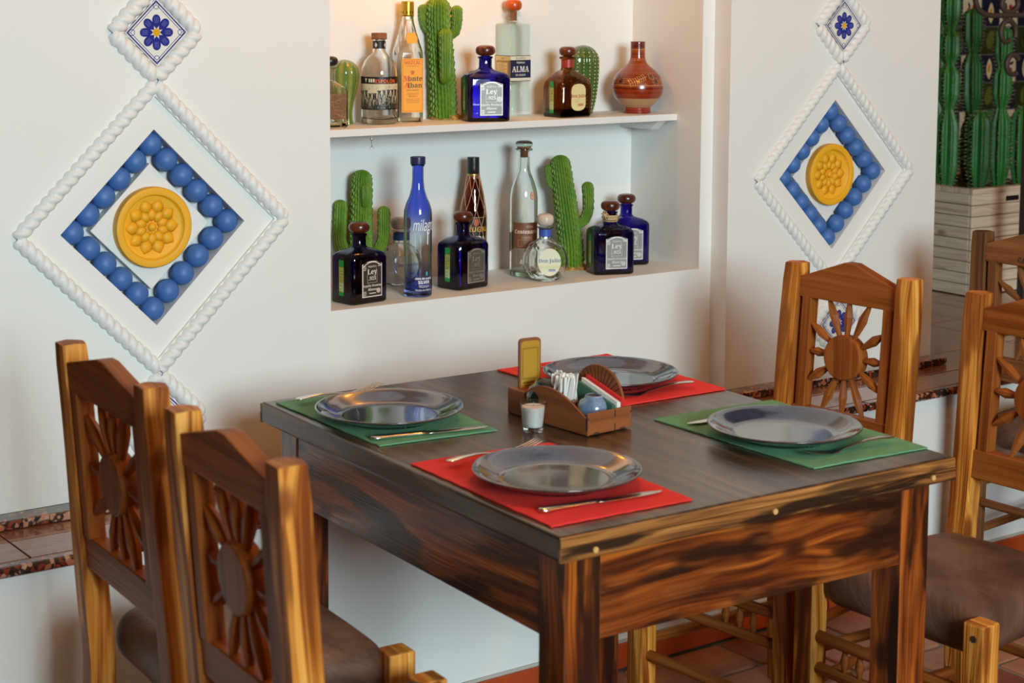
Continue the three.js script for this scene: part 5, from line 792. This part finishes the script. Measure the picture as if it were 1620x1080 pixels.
// ------------------------------------------------------------------ behind the right-hand pier: tiled wall, planter of columnar cacti, ironwork
{
  const wallT = struct('wall_tiled', boxTo(4.7, 8.4, HB, 2.6, -1.62, -1.605), M.grout);
  const cream = canvasTex(160, 160, (g) => { g.fillStyle = '#d3c2a0'; g.fillRect(0, 0, 160, 160); g.translate(80, 80); for (let i = 0; i < 4; i++) { g.save(); g.rotate(i * Math.PI / 2 + 0.4); g.fillStyle = '#9c2a22'; g.beginPath(); g.arc(0, -34, 17, 0, 7); g.fill(); g.fillStyle = '#1e2740'; g.beginPath(); g.ellipse(28, -44, 9, 19, 0.7, 0, 7); g.fill(); g.fillStyle = '#2c5a34'; g.fillRect(-3, -24, 6, 20); g.restore(); } g.fillStyle = '#c07a26'; g.beginPath(); g.arc(0, 0, 13, 0, 7); g.fill(); });
  const navy = canvasTex(160, 160, (g) => { g.fillStyle = '#141a30'; g.fillRect(0, 0, 160, 160); g.translate(80, 80); g.fillStyle = '#d8c498'; g.beginPath(); g.moveTo(0, -62); g.quadraticCurveTo(52, -8, 4, 66); g.quadraticCurveTo(-50, 14, 0, -62); g.fill(); g.fillStyle = '#cc8a2a'; g.beginPath(); g.ellipse(0, -2, 13, 26, 0.2, 0, 7); g.fill(); });
  const olive = canvasTex(64, 64, (g) => { g.fillStyle = '#2c3418'; g.fillRect(0, 0, 64, 64); g.fillStyle = '#5c6222'; g.beginPath(); g.ellipse(34, 30, 14, 22, 0.3, 0, 7); g.fill(); });
  const K = [cream, navy, olive].map((t) => phys({ map: t, roughness: 0.2, clearcoat: 0.4, clearcoatRoughness: 0.1 }));
  const g = new RoundedBoxGeometry(0.112, 0.112, 0.008, 1, 0.0012).translate(0, 0, 0); g.clearGroups();
  for (let j = 0; j < 9; j++) for (let i = 0; i < 11; i++) part('glazed_tile', g, K[(i + j) % 2 === 0 ? (j % 2 ? 2 : 0) : 1], wallT, [5.268 + 0.1155 * i, 0.725 + 0.1155 * j, -1.601]);
}
M.palePlank = std({ map: woodTex(83, [[182, 158, 130], [220, 200, 174], [238, 224, 202]], { contrast: 0.7, knots: 6, scorchCol: [110, 86, 62], rep: [0.9, 0.3] }), roughness: 0.6, bumpMap: grainBump, bumpScale: 0.0006 });
{
  const x0 = 4.575, x1 = 5.25, z0 = -0.613, z1 = -1.2, y1 = 0.855, t = thing('cactus_planter', 'pale wooden plank planter filled with tall columnar cacti on the brown tiled ledge', 'planter', [x0, HB + 0.0005, z0]);
  const H = y1 - HB, ph = (H - 0.017) / 9, R = rng(9);
  part('liner', boxTo(0.014, x1 - x0 - 0.014, 0.002, H - 0.05, z1 - z0 + 0.014, -0.014), M.grout, t);
  for (let j = 0; j < 9; j++) for (const [w, rot, px, pz] of [[x1 - x0, 0, (x1 - x0) / 2, -0.006], [z0 - z1, Math.PI / 2, 0.006, (z1 - z0) / 2 - 0.0], [x1 - x0, 0, (x1 - x0) / 2, z1 - z0 + 0.006], [z0 - z1, Math.PI / 2, x1 - x0 - 0.006, (z1 - z0) / 2]]) part('plank', uvBox(new RoundedBoxGeometry(w - (rot ? 0.024 : 0), ph - 0.0022, 0.012, 2, 0.0028), 'x', R() * 3, R()), M.palePlank, t, [px, ph * (j + 0.5), pz], [0, rot, 0]);
  part('top_rim', join([box(x1 - x0 + 0.006, 0.017, 0.030, (x1 - x0) / 2, H - 0.0085, -0.012), box(x1 - x0 + 0.006, 0.017, 0.030, (x1 - x0) / 2, H - 0.0085, z1 - z0 + 0.012), box(0.030, 0.017, z0 - z1 - 0.055, 0.012, H - 0.0085, (z1 - z0) / 2), box(0.030, 0.017, z0 - z1 - 0.055, x1 - x0 - 0.012, H - 0.0085, (z1 - z0) / 2)]), M.palePlank, t);
  part('handle_slot', rbox(0.066, 0.017, 0.002, 0.0008, 'x', 1), M.black, t, [0.203, H - 0.040, 0.0004]);
  part('soil', boxTo(0.014, x1 - x0 - 0.014, H - 0.05, H - 0.035, z1 - z0 + 0.014, -0.014), std({ color: lin(0.05, 0.035, 0.025), roughness: 1 }), t);
}
{
  M.greenFlesh = std({ vertexColors: true, roughness: 0.42 });
  M.spine = std({ color: lin(0.42, 0.34, 0.22), roughness: 0.7 });
  const cone = new THREE.ConeGeometry(0.0006, 0.013, 4).translate(0, 0.0065, 0), colc = [[0.02, 0.105, 0.022], [0.03, 0.19, 0.035]];
  const seg = (h0, h1, r, tip) => { const n = 13, a = []; for (let i = 0; i < n; i++) { const k = i / (n - 1); a.push(r * Math.max(0.02, Math.min(1, 0.52 + 1.6 * k, tip ? Math.sqrt(Math.max(0, 1 - ((k - 0.80) / 0.2) ** 2 * (k > 0.8 ? 1 : 0))) : 0.5 + (1 - k) * 2.6))); } return { h0, h1, a, r }; };
  function column(x, z, y, r, joints, lab, seed, lean = 0) {
    const t = thing('columnar_cactus', lab, 'cactus', [x, y, z], seed * 0.7, 'columnar cacti in the planter'), R = rng(seed + 40), n = 7;
    for (let s = 0; s + 1 < joints.length; s++) {
      const last = s + 2 === joints.length, S1 = seg(joints[s], joints[s + 1], r * (1 - 0.05 * s), last);
      const L = S1.h1 - S1.h0, p = part('segment', ribTube([V(lean * S1.h0, S1.h0, 0), V(lean * (S1.h0 + L / 2), S1.h0 + L / 2, 0), V(lean * S1.h1, S1.h1, 0)], S1.a, n, 0.30, { segs: 30, bump: 0.025, pow: 1.5, col: colc, seed: seed + s }), M.greenFlesh, t);
      const rows = Math.max(5, Math.round(L / 0.013)), im = new THREE.InstancedMesh(cone, M.spine, rows * n * 4); im.name = 'spines'; im.userData.kind = 'stuff'; im.castShadow = true;
      const m = new THREE.Matrix4(), q = new THREE.Quaternion(), up = V(0, 1, 0); let c = 0;
      for (let j = 0; j < rows; j++) for (let i = 0; i < n; i++) { const k = (j + 0.5) / rows, f = k * (S1.a.length - 1), i0 = Math.floor(f), rr = lerp(S1.a[i0], S1.a[Math.min(i0 + 1, S1.a.length - 1)], f - i0) * 1.1, a = i / n * TAU; for (let e = 0; e < 4; e++) { const d = V(Math.cos(a + (R() - 0.5) * 1.8), (R() - 0.5) * 1.2, -Math.sin(a + (R() - 0.5) * 1.8)).normalize(); q.setFromUnitVectors(up, d); m.compose(V(Math.cos(a) * rr + lean * (S1.h0 + L * k), S1.h0 + L * k, -Math.sin(a) * rr), q, V(1, 0.7 + R() * 0.7, 1)); im.setMatrixAt(c++, m); } }
      p.add(im);
    }
  }
  const y = HB + 0.3235;
  column(4.648, -0.79, y, 0.036, [0, 0.285, 0.435, 0.550, 0.70, 0.86], 'columnar cactus at the left end of the planter, next to the pier', 1);
  column(4.748, -0.735, y, 0.037, [0, 0.285], 'short columnar cactus in front, just behind the planter corner', 2);
  column(4.840, -0.84, y, 0.036, [0, 0.25, 0.47, 0.625], 'tall columnar cactus behind the short one at the planter corner', 3, 0.02);
  column(4.868, -0.745, y, 0.033, [0, 0.285, 0.425, 0.565], 'jointed columnar cactus in the middle of the planter front', 4);
  column(4.985, -0.745, y, 0.038, [0, 0.29], 'short columnar cactus at the right, beside the iron post', 5);
  column(4.80, -0.98, y, 0.036, [0, 0.3, 0.5, 0.72, 0.95], 'tallest columnar cactus at the back of the planter, running out of view', 6);
  column(5.06, -0.95, y, 0.036, [0, 0.26], 'short columnar cactus at the back right of the planter', 7);
}
{
  const t = thing('iron_screen', 'wrought iron screen of scrolls on a square post above the ledge at right', 'iron screen', [4.59, HB + 0.0005, -0.42]);
  part('post', rbox(0.028, 1.9, 0.028, 0.002), M.iron, t, [0.012, 0.95, 0]);
  const bar = (pts, r = 0.0085) => new THREE.TubeGeometry(new THREE.CatmullRomCurve3(pts.map(([x, y]) => V(x - 4.59, y - HB, 0.0)), false, 'centripetal'), pts.length * 8, r, 10);
  const at = (u, v) => [4.4006 + (u - 1575.5) * 0.00304, 1.429 - (v - 24.4) * 0.00197];
  const curl = (cu, cv, ru, rv, a0, a1, shrink = 1) => Array.from({ length: 16 }, (_, i) => { const k = i / 15, a = rad(lerp(a0, a1, k)), s = lerp(1, shrink, k); return at(cu + ru * s * Math.cos(a), cv + rv * s * Math.sin(a)); });
  part('scroll', bar([at(1549, -40), at(1549, -8), at(1554, 12), at(1563, 21), at(1575, 24.4), at(1600, 24.2), at(1650, 24)]), M.iron, t);
  part('scroll', bar(curl(1604, 6, 13.5, 14, -60, 240, 0.9)), M.iron, t);
  part('scroll', bar(curl(1602, 52, 13.5, 22, 20, -300, 0.62)), M.iron, t);
  part('scroll', bar(curl(1613, 102, 11.5, 17, 60, 330, 0.8)), M.iron, t);
  part('scroll', bar(curl(1650, 60, 20, 26, 90, 400, 0.7)), M.iron, t);
  part('top_bar', rbox(1.9, 0.02, 0.02, 0.002, 'x'), M.iron, t, [0.95, 1.7, 0]);
}

renderer.render(scene, camera);
